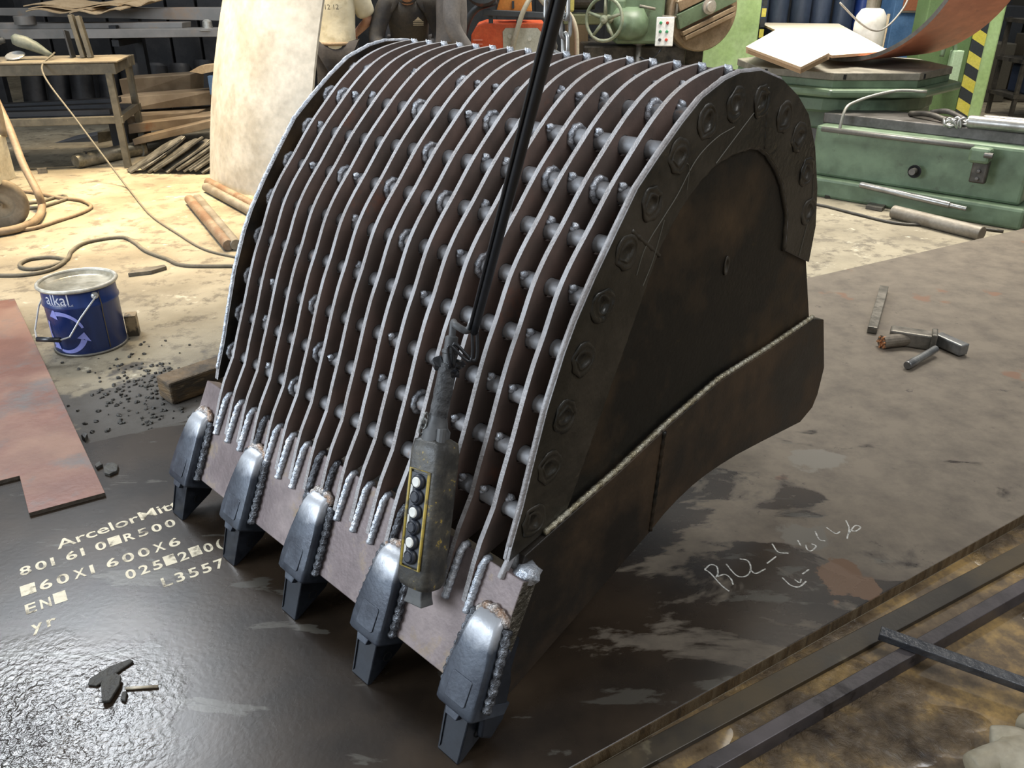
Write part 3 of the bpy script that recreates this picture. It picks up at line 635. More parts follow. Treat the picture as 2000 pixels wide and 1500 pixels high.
# ---- chalk scribble
def ribbon(pts, wd):
    b = MB(); vs = []
    for i, p in enumerate(pts):
        t = pts[min(i+1, len(pts)-1)]-pts[max(i-1, 0)]; n = V(-t.y, t.x, 0).normalized()*wd*.5*(1+.3*noise.noise(p*90)); vs += [p-n, p+n]
    return b.add(vs, [(2*i, 2*i+1, 2*i+3, 2*i+2) for i in range(len(pts)-1)])
M_CHK = mat('white_chalk', (.66, .65, .60), (.30, .29, .26), s=120, rough=(.8, .9))
Z_ = lambda x, y: gp(1200+x/2.5, 950+y/2.5, .0006)
for st in ([(440, 405), (470, 425), (520, 480), (560, 512)], [(442, 404), (470, 382), (500, 392), (505, 425), (495, 445)], [(503, 440), (540, 430), (568, 450), (580, 480)],
           [(545, 378), (590, 430), (625, 442), (655, 428), (666, 395), (650, 362), (612, 354)], [(662, 405), (690, 425), (738, 402)], [(745, 376), (790, 342)], [(770, 280), (800, 320), (850, 326)],
           [(935, 285), (940, 305), (960, 315), (985, 292), (962, 280)], [(895, 262), (910, 290)], [(980, 218), (1000, 258), (1030, 266)], [(1035, 200), (1080, 230), (1102, 220)], [(1130, 165), (1146, 205), (1136, 255)],
           [(1142, 232), (1175, 192), (1202, 200), (1178, 218), (1150, 215)], [(820, 445), (860, 482), (902, 490), (937, 463)], [(880, 455), (905, 470), (912, 452)], [(918, 428), (950, 405)]):
    ribbon(cr([Z_(*p) for p in st], 5), .0042).build('chalk_stroke', M_CHK, plate)
# ---- blue pail
def pail():
    c0 = gp(180, 671, FZ); r0, r1 = .150, .153
    tz = vp(155, 543, c0.y).z; h = tz-FZ
    t = empty('blue_pail', c0, 0, 'dark blue metal pail with wire handle and dusty lid on the concrete', 'pail')
    M_BL = mat('pail_blue', (.008, .022, .105), (.012, .035, .15), s=3, rough=(.22, .34), spec=.6, c=(.05, .06, .10), cs=14, cthr=(.68, .75), st=(1, 1, .3))
    M_TIN = mat('pail_tin', (.42, .39, .32), (.55, .52, .45), s=20, rough=(.4, .55), metal=.4)
    M_LID = mat('pail_lid', (.30, .27, .20), (.42, .39, .31), s=7, thr=(.45, .55), rough=(.25, .5), metal=.2)
    def rad(z): return r0+(r1-r0)*z/h
    zr = h*.72
    b = MB().lathe([(r0-.004, .004), (r0, .008), (rad(zr-.012), zr-.012), (rad(zr)+.006, zr-.004), (rad(zr)+.006, zr+.004), (rad(zr)+.001, zr+.012), (r1, h-.02)], (0, 0, 0), 56, cap=False).build('drum', M_BL, t); sm(b, 50)
    MB().tube([V(cos(2*pi*k/48)*(r0+.001), sin(2*pi*k/48)*(r0+.001), .007) for k in range(48)], .006, 8, closed=True).build('base_rim', mat('pail_base', (.18, .17, .15), rough=(.4, .5), metal=.5), t, smooth=True)
    MB().tube([V(cos(2*pi*k/56)*(r1+.006), sin(2*pi*k/56)*(r1+.006), h-.012) for k in range(56)], .009, 10, closed=True).build('top_rim', M_TIN, t, smooth=True)
    lid = MB().lathe([(r1+.004, h-.012), (r1-.008, h-.016), (r1-.012, h-.026), (r1-.03, h-.030), (.0005, h-.026)], (0, 0, 0), 48, cap=False).build('lid', M_LID, t, smooth=True)
    az = math.atan2(-c0.y, -c0.x)      # towards the camera
    def S(u, z, o=.0015): a = az+u; q = rad(z)+o; return V(cos(a)*q, sin(a)*q, z)
    # seam
    MB().tube([S(.48, z) for z in (.02, h*.3, h*.6)]+[S(.48, z, .008) for z in (zr,)]+[S(.48, z) for z in (zr+.03, h-.03)], .0022, 6).build('seam', mat('seam_brown', (.11, .085, .05), rough=(.5, .6)), t, smooth=True)
    # handle: bosses and bent wire with a grip
    M_WR = mat('pail_wire', (.62, .62, .60), rough=(.3, .4), metal=.6)
    for u in (.36, .36+pi):
        rt = track(V(cos(az+u), sin(az+u), 0)); MB().lathe([(.016, 0), (.016, .004), (.011, .012), (.008, .013)], S(u, h*.86, 0), 16, rt).build('handle_boss', M_WR, t, smooth=False)
    e0, e1 = S(.36, h*.86, .015), S(.36+pi, h*.86, .015)
    side = S(-1.15, h*.36, .02); d2 = V(cos(az-1.15), sin(az-1.15), 0)
    g0 = S(-.62, h*.33, .05); g1 = S(-1.05, h*.345, .085); k0 = S(-.10, h*.62, .03); back = S(-1.9, h*.62, .03)
    MB().tube([e0, k0, S(-.45, h*.35, .03), g0], .0038, 8).build('handle_wire', M_WR, t, smooth=False)
    MB().tube([g1, S(-1.35, h*.40, .06), back, S(-2.4, h*.8, .03), e1], .0038, 8).build('handle_wire', M_WR, t, smooth=False)
    MB().tube([g0, g1], .011, 12).build('handle_grip', M_BLACK, t, smooth=True)
    # printed lettering and swirl arrows wrapped on the drum
    M_PR = mat('print_white', (.50, .52, .62), (.62, .62, .66), s=30, rough=(.4, .5)); M_PV = mat('print_lilac', (.22, .24, .55), rough=(.35, .45))
    def wrap(s, u0, z0, sz, m, kx=1.0):
        vs, fs = text_mesh(s, sz); b = MB(); b.add([S(u0+v.x*kx/r1, z0+v.y) for v in vs], fs); b.build('pail_print', m, t)
    wrap('alkal', -1.06, h*.775, .072, M_PR, .9); wrap('industrial oil', -.95, h*.735, .022, M_PR)
    def arc(a0, a1, R0, R1, head):
        b = MB(); N = 18; cz = h*.36; cu = -.72
        pts = []
        for i in range(N+1):
            A = a0+(a1-a0)*i/N; wd = .5+.5*i/N
            rm = (R0+R1)/2; hw = (R1-R0)/2*wd
            pts.append((S(cu+(rm-hw)*cos(A)/r0, cz+(rm-hw)*sin(A)), S(cu+(rm+hw)*cos(A)/r0, cz+(rm+hw)*sin(A))))
        vs = [p for q in pts for p in q]; b.add(vs, [(2*i, 2*i+1, 2*i+3, 2*i+2) for i in range(N)])
        A = a1; rm = (R0+R1)/2; A2 = A+head
        b.add([S(cu+(rm-.028)*cos(A)/r0, cz+(rm-.028)*sin(A), .002), S(cu+(rm+.028)*cos(A)/r0, cz+(rm+.028)*sin(A), .002), S(cu+rm*cos(A2)/r0, cz+rm*sin(A2), .002)], [(0, 1, 2)])
        b.build('swirl_arrow', M_PV, t)
    arc(R(-110), R(-22), .076, .100, R(24)); arc(R(15), R(100), .080, .100, R(26)); arc(R(150), R(225), .076, .100, R(24))
    return t
pail()
# ---- rods, scraps, wood, slag
def rod(name, a, b, r, m, label, cat, grp=None, z=FZ):
    a = Vector((a[0], a[1], z+r)); b = Vector((b[0], b[1], z+r)); d = (b-a)
    o = MB().lathe([(r*.93, 0), (r, r*.07), (r, d.length-r*.07), (r*.93, d.length)], (0, 0, 0), 20, track(d)); o = o.build(name, m, loc=a); sm(o); return tag(o, label, cat, grp)
M_RBR = mat('rusty_round_bar', (.17, .10, .06), (.22, .17, .12), s=8, rough=(.5, .65), metal=.2, bump=.1)
M_RBG = mat('grey_round_bar', (.17, .145, .11), (.23, .205, .165), s=8, rough=(.45, .6), metal=.3, bump=.08)
r_ = .034
rod('round_bar', gp(371, 398, FZ), gp(448, 490, FZ), r_, M_RBR, 'rusty brown steel round bar, left one of the pair nearer the pail', 'round bar', 'round bars lying on the concrete')
rod('round_bar', gp(387, 396, FZ), gp(463, 489, FZ), r_, M_RBG, 'grey steel round bar beside the rusty one nearer the pail', 'round bar', 'round bars lying on the concrete')
rod('round_bar', gp(404, 374, FZ), gp(520, 438, FZ), r_, M_RBG, 'grey round bar of the pair by the pale upright plate, nearer the pail', 'round bar', 'round bars lying on the concrete')
rod('round_bar', gp(408, 364, FZ), gp(524, 426, FZ), r_, M_RBR, 'brown round bar of the pair by the pale upright plate, farther from the pail', 'round bar', 'round bars lying on the concrete')
M_SCR = mat('dark_steel_scrap', (.10, .088, .07), (.16, .14, .11), s=12, rough=(.5, .65), metal=.3, bump=.1)
a, b = gp(258, 541, FZ), gp(317, 530, FZ)
tag(MB().prism([(0, 0), (.12, -.02), (.21, .02), (.205, .055), (.03, .05)], lambda u, v, w_: rotz(.55) @ V(u, v, w_)+V(a.x-.02, a.y+.0, FZ), 0, .022).build('steel_offcut', M_SCR, bevel=.003), 'flat grey steel offcut lying on the concrete behind the pail', 'offcut')
p = gp(249, 657, FZ)
tag(MB().box((p.x+.02, p.y+.03, FZ+.05), (.05, .06, .10), rotz(.3)).build('steel_block', mat('block_rusty', (.05, .04, .025), (.28, .21, .12), s=9, thr=(.5, .55))), 'small rusty steel block standing behind the pail', 'block')
# timber block
M_WD = mat('burnt_timber', (.16, .10, .045), (.06, .045, .03), s=7, thr=(.4, .6), rough=(.6, .8), bump=.4, bs=30, st=(1, 1, 4), c=(.30, .23, .13), cs=12, cthr=(.6, .7))
a = gp(318, 796, FZ); b = gp(440, 752, FZ); d = (b-a).normalized()
tb = MB(); tb.bar((a.x-.005, a.y+.05, FZ+.05), (a.x+d.x*.62, a.y+.05+d.y*.62, FZ+.05), .11, .095)
tag(tb.build('timber_block', M_WD, bevel=.008), 'charred wooden block sticking out from behind the left side of the bucket', 'timber')
# slag crumbs around the timber: countless grit
M_SLG = mat('slag', (.035, .032, .028), (.07, .065, .055), s=30, rough=(.4, .7), metal=.3, bump=.4)
gr = MB(); random.seed(11)
for i in range(240):
    px = random.gauss(285, 55); py = random.gauss(770, 45)
    if px > 430: continue
    q = gp(px, py, FZ); 
    if (q-V(-1.3, 2.95, FZ)).length < .02: continue
    gr.ball((q.x, q.y, FZ+.003), random.uniform(.003, .010), 6, (1, 1, .6), .9)
tag(gr.build('slag_grit', M_SLG), 'dark slag grit scattered on the floor around the charred timber', 'grit', kind='stuff')
def flake(pts, z, t, name, label, m=M_SLG, cat='slag'):
    P = [gp(*q, z) for q in pts]; c_ = sum(P, V(0, 0, 0))/len(P)
    b = MB(); b.prism([(v.x, v.y) for v in P], lambda u, v, w_: (u, v, w_+.25*t*noise.noise(V(u*30, v*30, w_*9))), z, z+t); return tag(b.build(name, m, bevel=.002), label, cat)
flake([(203, 918), (210, 910), (222, 908), (232, 913), (230, 924), (215, 931), (205, 928)], 0, .012, 'slag_disc', 'round dark slag disc on the wet plate beside the red sheet')
flake([(160, 858), (168, 850), (173, 857), (168, 865)], FZ, .02, 'slag_lump', 'dark slag lump at the middle of the red sheet edge')
flake([(186, 912), (196, 906), (202, 912), (190, 918)], 0, .012, 'slag_lump', 'dark slag crumb touching the red sheet beside the slag disc')
flake([(172, 1340), (176, 1328), (215, 1305), (255, 1290), (262, 1294), (222, 1322), (190, 1342)], 0, .006, 'slag_flake', 'long dark slag flake on the wet plate at the lower left', M_SCR if False else M_SLG)
flake([(198, 1340), (208, 1322), (228, 1318), (238, 1325), (234, 1342), (215, 1372), (200, 1374)], 0.006, .008, 'slag_flake', 'broken square slag flake leaning on the long flake')
flake([(236, 1370), (240, 1355), (250, 1354), (246, 1372)], 0, .008, 'slag_flake', 'tiny slag chip below the pale stick')
a, b = gp(246, 1347), gp(309, 1343)
tag(MB().tube([a+V(0, 0, .004), b+V(0, 0, .004)], .0036, 6).build('welding_stick', mat('pale_stick', (.50, .42, .30), (.30, .25, .18), s=40), smooth=True), 'thin pale electrode stub lying on the wet plate by the slag flakes', 'electrode')
# ---- tools on the plate to the right
M_TL = mat('tool_steel', (.13, .12, .10), (.20, .18, .15), s=14, rough=(.35, .5), metal=.5, bump=.1)
a, b = gp(1702, 652), gp(1728, 572)
ch = MB(); ch.bar((a.x, a.y, .018), (b.x, b.y+.02, .016), .042, .032)
cho = ch.build('wedge_bar', M_TL, bevel=.003); tag(cho, 'short flat steel wedge lying behind the hammers', 'wedge')
HM = empty('sledge_hammer', gp(1780, 670), 0, 'worn sledge hammer head with a bundled copper-ended shaft on the plate', 'hammer')
a, b = gp(1737, 655, .03), gp(1822, 668, .03); d = (b-a).normalized(); o = HM.location
hb = MB(); hb.bar(a-o+V(0, 0, .005), b-o+V(0, 0, .005), .075, .068); hb.build('head', M_TL, HM, bevel=.008)
hb = MB(); hb.bar(b-o-d*.012+V(0, 0, .010), b-o+d*.012+V(0, 0, .010), .088, .080); hb.build('struck_face', M_TL, HM, bevel=.006)
e0 = a.lerp(b, .50)-o; dr = (gp(1722, 668, .028)-o)
MB().tube([e0, dr], .030, 16).build('shaft', mat('shaft_leather', (.10, .08, .055), (.16, .13, .095), s=16, rough=(.55, .7)), HM, smooth=False)
cw = MB(); ax = (dr-e0).normalized(); rt = track(ax); random.seed(5)
for i in range(28):
    rr_ = .026*math.sqrt(random.random()); t_ = random.random()*6.28; p = dr+rt @ V(rr_*cos(t_), rr_*sin(t_), 0); cw.tube([p-ax*.01, p+ax*.008*random.random()], .005, 6)
cw.build('copper_strands', mat('copper_strand', (.42, .16, .06), (.55, .28, .14), s=90, rough=(.35, .5), metal=.5), HM)
H2 = empty('fitting_hammer', gp(1850, 690), 0, 'small all-steel hammer with round welded handle in front of the sledge', 'hammer'); o = H2.location
M_T2 = mat('bright_tool_steel', (.17, .17, .17), (.26, .26, .25), s=12, rough=(.3, .42), metal=.7)
hb = MB(); hb.bar(gp(1830, 660, .03)-o, gp(1884, 684, .03)-o, .050, .052); hb.build('head', M_T2, H2, bevel=.006)
MB().lathe([(.016, 0), (.0175, .004), (.0175, .07), (.0155, .075), (.0155, .235)], gp(1772, 714, .02)-o, 18, track(gp(1850, 668, .034)-gp(1772, 714, .02))).build('handle', M_T2, H2, smooth=False)
# ---- leather glove at the lower right corner
GL = empty('work_glove', gp(1960, 1490, FZ), 0, 'pale beige leather work glove lying on the wet ground at the lower right corner', 'glove'); o = GL.location
M_GL = mat('glove_leather', (.27, .23, .155), (.34, .30, .22), s=9, rough=(.6, .75), bump=.08, bs=25)
pg = MB(); pg.ball(gp(2010, 1530, FZ)-o+V(0, 0, .045), .085, 18, (1.0, 1.0, .5), .1); pg.build('palm', M_GL, GL, smooth=True)
for k, (x0, y0, x1, y1, r) in enumerate(((1990, 1500, 1900, 1520, .036), (2010, 1490, 1935, 1468, .036), (2040, 1470, 1996, 1432, .030))):
    a, b = gp(x0, y0, FZ)-o, gp(x1, y1, FZ)-o; a.z += .035; b.z = r*.9; m_ = a.lerp(b, .5)+V(0, 0, .008)
    MB().tube(cr([a, m_, b, b+(b-m_)*.25], 5), [r*x for x in (1, 1.05, 1.05, 1.0, 1, 1, .98, .98, .96, .95, .93, .9, .85, .75, .55, .25)], 14).build('finger', M_GL, GL, smooth=True)
# ---- cables and hoses on the concrete
def cable(name, pts, r, m, label, cat='cable', z=None):
    P = [gp(p[0], p[1], (p[2] if len(p) > 2 else FZ)+r) for p in pts]
    return tag(MB().tube(cr(P, 6), r, 8).build(name, m, smooth=True), label, cat)
M_CB = mat('dusty_cable', (.10, .088, .062), (.15, .13, .095), s=10, rough=(.6, .75))
M_HS = mat('dusty_hose', (.19, .135, .085), (.24, .18, .12), s=6, rough=(.6, .75))
cable('power_cable', [(-30, 537), (40, 537), (95, 528), (125, 512), (122, 505), (95, 502), (55, 507), (38, 518), (55, 525), (95, 521), (130, 507), (140, 490), (170, 473), (235, 463), (262, 473), (285, 490), (325, 505), (362, 518), (470, 519)], .011, M_CB, 'dark dusty cable with one loop snaking across the concrete behind the pail')
# ================================================================== background, left
def W(px, py, y): return vp(px, py, y)
M_BN = mat('bench_steel', (.085, .076, .056), (.13, .115, .085), s=9, rough=(.5, .65), metal=.3, c=(.32, .26, .16), cs=10, cthr=(.66, .72))
M_DK = mat('dark_stock', (.020, .021, .024), (.04, .04, .043), s=4, rough=(.45, .65), metal=.3)
M_BEAM = mat('beam_grey', (.20, .19, .175), (.27, .25, .23), s=2.5, rough=(.45, .6), metal=.2, c=(.30, .21, .14), cs=1.6, cthr=(.55, .7))
M_FB = mat('flat_bar_brown', (.13, .095, .06), (.20, .155, .105), s=3, rough=(.5, .65), metal=.15, c=(.20, .10, .05), cs=3, cthr=(.6, .72))
M_CARD = mat('cardboard', (.42, .30, .17), (.50, .37, .22), s=6, rough=(.7, .85))
# ---- welding bench
def flr(p): return [V(v.x, v.y, max(v.z, FZ+.008)) for v in cr(p, 8)]
def bench():
    c0 = gp(258, 327, FZ); t = empty('welding_bench', c0, 0, 'steel welding bench with a lower shelf rail at the upper left', 'workbench')
    ex = (W(0, 150, 7.15)-W(228, 124, 7.33)); ex.z = 0; ex.normalize(); ey = V(ex.y, -ex.x, 0)
    if ey.y < 0: ey = -ey
    H_ = .80-FZ; LN_ = 1.9; D = .75
    def P(u, v, z): return ex*u+ey*v+V(0, 0, z)
    for u in (.03, LN_):
        for v in (.0, D):
            b = MB(); b.bar(P(u, v, 0), P(u, v, H_-.06), .055, .055, ex); b.build('leg', M_BN, t, bevel=.004)
    for v in (0, D): MB().bar(P(-.03, v, H_-.035), P(LN_+.03, v, H_-.035), .05, .085).build('top_rail', M_BN, t, bevel=.004)
    for u in (0, LN_): MB().bar(P(u, 0, H_-.035), P(u, D, H_-.035), .05, .085).build('top_rail', M_BN, t, bevel=.004)
    for v in (0, D): MB().bar(P(-.01, v, .40), P(LN_, v, .40), .05, .06).build('shelf_rail', M_BN, t, bevel=.004)
    MB().bar(P(.03, 0, .40), P(.03, D, .40), .05, .06).build('shelf_rail', M_BN, t, bevel=.004)
    MB().bar(P(.05, D/2, .425), P(LN_, D/2, .425), D-.1, .012).build('shelf', M_DK, t)
    for k, (u0, u1, v0, v1, z) in enumerate(((.02, LN_, -.02, D-.05, .012), (-.06, .85, -.05, D-.2, .026))):
        P4 = [P(u0, v0, 0), P(u1, v0, 0), P(u1, v1, 0), P(u0+.1, v1, 0), P(u0, v1-.1, 0)]
        MB().prism([(q.x, q.y) for q in P4], lambda a, b, w_: (a, b, w_), H_+z-.012, H_+z).build('top_sheet', mat('dusty_top', (.17, .14, .095), (.23, .195, .135), s=4, rough=(.55, .7)), t, bevel=.002)
    for k in range(3):
        MB().bar(P(.1, .1+.2*k, .455+.02*k), P(1.5, .12+.2*k, .455), .10, .04).build('stored_bar', M_DK, t)
    return t, c0, P, H_
BN, bc, BP, BH = bench()
z_t = BH+.026
# things on the bench
AG = empty('angle_grinder', bc+BP(.66, .22, z_t), 0, 'grey-green angle grinder lying on the bench top', 'grinder')
dx = (BP(1, 0, 0)).normalized(); dy = BP(0, 1, 0).normalized()
def GQ(u, v, z): return dx*u+dy*v+V(0, 0, z)
M_GG = mat('grinder_green', (.12, .14, .115), (.18, .19, .15), s=14, rough=(.45, .6)); M_GD = mat('grinder_dark', (.04, .045, .05), rough=(.5, .6))
g = loft([[GQ(u, v*k, .08+z*k+dz) for v, z in ((.045, .03), (.02, .05), (-.02, .05), (-.045, .03), (-.045, -.03), (-.02, -.05), (.02, -.05), (.045, -.03))] for u, k, dz in ((.11, .6, .07), (.08, .95, .07), (.0, 1.0, .045), (-.07, .85, .01), (-.13, .55, -.03), (-.17, .25, -.05))])
sm(g.build('motor_housing', M_GG, AG), 60)
MB().lathe([(.075, 0), (.078, .006), (.07, .012)], GQ(.11, -.02, .03), 24, rotx(.35)).build('disc_guard', mat('guard_alu', (.40, .40, .38), rough=(.35, .5), metal=.5), AG)
MB().tube([GQ(.17, 0, .15), GQ(.42, .0, .13)], [.022, .020], 12).build('side_handle', M_GD, AG, smooth=True)
MB().lathe([(.034, 0), (.034, .01), (.022, .014)], GQ(.20, 0, .15), 14, track(dx)).build('handle_flange', M_GD, AG)
tp0 = bc+BP(.66, .22, z_t)+GQ(-.17, 0, .03)
tag(MB().tube(flr([tp0+V(.02, -.0, .02), W(83, 140, 7.05), W(150, 235, 6.8), gp(238, 352, FZ+.05), gp(258, 377, FZ+.010), gp(276, 400, FZ+.008), gp(300, 425, FZ+.008), gp(345, 455, FZ+.008), gp(400, 487, FZ+.008), gp(475, 505, FZ+.008)]), .0075, 7).build('grinder_cord', mat('cord_beige', (.13, .115, .085), rough=(.6, .7)), smooth=True), 'thin cord running from the grinder down across the concrete floor', 'cord')
PB = empty('plate_bracket', bc+BP(.26, .28, z_t), 0, 'upright pair of steel plates welded to a small plate on the bench', 'bracket')
for k, (u, hh, wd) in enumerate(((-.02, .32, .07), (.02, .33, .07))):
    MB().bar(GQ(u*1.4-.02, 0, 0), GQ(u*1.4+.02, .03, hh), .085, .034, dx).build('upright', M_BN, PB, bevel=.003)
MB().bar(GQ(.10, .03, 0), GQ(.12, .06, .21), .13, .015, dx).build('gusset', M_DK, PB, bevel=.003)
# ---- big pin and fan of flat blades on the floor
a, b = gp(145, 332, FZ), gp(268, 306, FZ); r_ = .062; d = V(b.x-a.x, b.y-a.y, 0)
PN = empty('steel_pin', V(a.x, a.y+.05, FZ), 0, 'thick round steel pin with a cross hole lying in front of the bench leg', 'pin')
rt = track(d)
sm(MB().lathe([(r_*.85, 0), (r_, .02), (r_, d.length), (r_*1.35, d.length+.002), (r_*1.35, d.length+.035), (r_*1.2, d.length+.04)], V(0, 0, r_*1.0), 24, rt).build('shaft', mat('pin_steel', (.12, .11, .08), (.30, .27, .21), s=6, rough=(.35, .5), metal=.5), PN), 40)
MB().lathe([(.022, 0), (.022, .004)], d.normalized()*.12+V(0, -.030, r_*1.0+.055), 14, track(V(0, -.5, 1))).build('cross_hole', M_DARKHOLE, PN)
random.seed(21)
M_BLD = mat('blade_steel', (.09, .084, .07), (.17, .16, .135), s=9, rough=(.35, .5), metal=.5)
f0 = gp(280, 338, FZ); f1 = gp(425, 340, FZ)
for i in range(13):
    p = f0.lerp(f1, i/12.5)+V(-.12, .02*random.random(), 0); tl = R(38+random.uniform(-5, 5))
    b = MB(); n = 10; prof = [(-.03+.01*abs(sin(k*.6)), k/n*.62) for k in range(n+1)]
    poly = [(-.07, .0), (-.055, .25), (-.06, .5), (-.03, .62), (.02, .64), (.05, .5), (.06, .22), (.05, 0)]
    b.prism(poly, lambda u, v, w_: rotz(random.Random(i).uniform(-.1, .1)) @ rotz(R(-58)) @ rotx(R(28)) @ roty(R(random.Random(i+50).uniform(-12, 12))) @ V(u, v*.72, w_), -.009, .009)
    zmin = min(v[2] for v in b.v); o = b.build('cutter_blade', M_BLD, bevel=.003, loc=(p.x, p.y, FZ-zmin+.001+.012*(i % 3)))
    tag(o, 'one of the flat steel blades fanned out on the floor beside the pale upright plate', 'steel blade', 'fan of flat steel blades')
# ---- stack of flat bars behind
def slab(name, q, y0, y1, dep, m, label, cat, grp=None):
    # q: px of left-top, right-top, right-bottom, left-bottom; y0/y1 depth at the left/right end
    A, B, Cc, D = W(*q[0], y0), W(*q[1], y1), W(*q[2], y1), W(*q[3], y0)
    off = V(.02, dep, 0); b = MB(); b.add([D, Cc, B, A, D+off, Cc+off, B+off, A+off], [(0, 1, 2, 3), (5, 4, 7, 6), (3, 2, 6, 7), (1, 0, 4, 5), (0, 3, 7, 4), (2, 1, 5, 6)])
    return tag(b.build(name, m, bevel=.004), label, cat, grp)
G1 = 'stacked steel bars behind the bench'
slab('wide_flat_bar', [(232, 155), (372, 145), (372, 180), (240, 188)], 8.5, 8.9, .35, M_FB, 'wide pale brown steel bar on top of the stack behind the bench', 'steel bar', G1)
slab('wide_flat_bar', [(215, 192), (415, 178), (415, 205), (238, 217)], 8.2, 8.6, .35, M_FB, 'brown steel bar second from the top of the stack behind the bench', 'steel bar', G1)
slab('wide_flat_bar', [(245, 228), (388, 218), (388, 232), (250, 242)], 8.0, 8.4, .4, M_FB, 'reddish steel bar third in the stack behind the bench', 'steel bar', G1)
slab('wide_flat_bar', [(250, 243), (415, 226), (415, 240), (252, 262)], 7.9, 8.2, .4, M_FB, 'thin brown bar just above the tilted lowest bar behind the bench', 'steel bar', G1)
slab('wide_flat_bar', [(258, 272), (412, 235), (412, 250), (262, 284)], 7.7, 7.9, .3, M_FB, 'tilted lowest bar of the stack behind the bench', 'steel bar', G1)
for k, x in enumerate((-3.75, -2.75)):
    tag(MB().box((x, 8.45, FZ+.13), (.16, .55, .26)).build('sleeper', M_DK), ['dark sleeper under the bar stack behind the bench leg', 'dark sleeper under the bar stack next to the pale plate'][k], 'sleeper', 'sleepers under the bar stack')
slab('rack_bin', [(0, 300), (195, 262), (195, 292), (0, 312)], 8.3, 8.5, .4, mat('bin_blue_grey', (.05, .055, .065), rough=(.5, .6)), 'low blue-grey steel bin on the floor under the bench', 'bin')
slab('rack_bin', [(190, 258), (225, 255), (235, 290), (192, 288)], 8.4, 8.6, .3, M_BN, 'small grey steel crate beside the bench leg', 'crate')
# ---- long beams on a rack above
RK = empty('bar_rack', V(-4.2, 9.3, FZ), 0, 'dark steel rack carrying the long beams along the left wall', 'rack')
for x in (-1.4, .2, 1.5):
    MB().bar((x, .35, 0), (x, .35, 1.25), .09, .09, (1, 0, 0)).build('post', M_DK, RK)
    for z in (.895, 1.03): MB().bar((x, -.25, z-.03), (x, .4, z-.03), .07, .06).build('arm', M_DK, RK)
G2 = 'long beams on the rack'
slab('long_beam', [(-60, 58), (430, 56), (430, 72), (-60, 78)], 9.0, 9.0, .25, M_BEAM, 'long grey steel beam, lower front one on the rack', 'beam', G2)
slab('long_beam', [(-60, 46), (356, 44), (356, 55), (-60, 57)], 9.12, 9.12, .2, M_BEAM, 'long grey flat bar lying on top of the lower front beam', 'beam', G2)
slab('long_beam', [(-60, 17), (436, 15), (436, 41), (-60, 29)], 9.45, 9.45, .2, M_BEAM, 'long grey channel at the back of the rack, highest one', 'beam', G2)
p = W(48, 37, 9.1)
sm(tag(MB().lathe([(.10, 0), (.10, .075), (.085, .078), (.085, .0)], (p.x, p.y, p.z-.05), 24).build('pipe_ring', M_BEAM), 'short grey pipe ring standing on the front beam', 'pipe'), 40)
p = W(405, 48, 9.1)
tag(MB().lathe([(.10, 0), (.12, .01), (.05, .03), (.045, .09), (.02, .11)], (p.x, p.y, p.z-.06), 20).build('lamp_reflector', mat('lamp_alu', (.45, .44, .40), rough=(.3, .4), metal=.6)), 'small metal lamp reflector lying on the beam by the pale plate', 'lamp')
# cardboard sheets on the beams
CBD = empty('cardboard_pile', W(45, 20, 9.2), 0, 'pile of flattened brown cardboard on the upper left beams', 'cardboard'); o = CBD.location
def sheet(q, y0, y1, z, dep, nm):
    A, B = W(*q[0], y0)-o, W(*q[1], y1)-o; b = MB(); N = 10; vs = []
    for i in range(N+1):
        p = A.lerp(B, i/N)+V(0, 0, .02*sin(i*.9)+z); vs += [p, p+V(.05, dep, .03), p+V(.05, dep, .022), p+V(0, 0, -.010)]
    b.add(vs, [f_ for i in range(N) for f_ in ((4*i, 4*i+4, 4*i+5, 4*i+1), (4*i+3, 4*i+2, 4*i+6, 4*i+7), (4*i, 4*i+3, 4*i+7, 4*i+4), (4*i+1, 4*i+5, 4*i+6, 4*i+2))]+[(0, 1, 2, 3), (4*N, 4*N+3, 4*N+2, 4*N+1)])
    b.build(nm, M_CARD, CBD)
sheet([(50, 21), (180, 20)], 9.0, 9.0, 0, .5, 'sheet'); sheet([(55, 16), (232, 12)], 9.05, 9.05, 0, .5, 'sheet'); sheet([(45, 11), (230, 9)], 9.05, 9.1, 0, .55, 'sheet'); sheet([(135, 25), (235, 20)], 8.95, 8.95, 0, .3, 'sheet'); sheet([(228, 12), (305, 3)], 9.1, 9.2, .0, .4, 'sheet')
# torn carton by the pale plate
tc = empty('torn_carton', W(395, 150, 8.6), 0, 'torn cardboard box with a blue side next to the pale plate', 'carton'); o = tc.location
A = W(362, 138, 8.5)-o; B = W(425, 128, 8.5)-o
MB().prism([(A.x, A.z-.02), (A.x+.1, A.z+.03), (B.x, B.z+.01), (B.x, B.z-.05), (A.x+.12, A.z-.04)], lambda u, v, w_: (u, w_, v), 0, .18).build('flap', M_CARD, tc)
MB().box((B.x-.05, .05, A.z-.14), (.16, .2, .17)).build('side', mat('carton_blue', (.08, .15, .27), rough=(.6, .7)), tc)
# dark stored cylinders / moulds behind the rack
random.seed(4)
for i in range(13):
    x = -5.6+i*.29; p = V(x, 10.2+.1*random.random(), FZ)
    o = MB().lathe([(.125, 0), (.125, .50+.1*random.random()), (.10, .56)], (0, 0, 0), 18, rotx(R(-10))).build('dark_canister', M_DK, loc=p); sm(o)
    tag(o, 'dark canister in the row standing in shadow behind the beam rack', 'canister', 'dark canisters behind the rack')
for i in range(9):
    x = -5.7+i*.36
    tag(MB().box((x, 10.9, FZ+.62), (.33, .3, 1.24)).build('dark_locker', M_DK, bevel=.01), 'dark grey drum cabinet in the shadowed row at the back left', 'cabinet', 'dark cabinets at the back left')
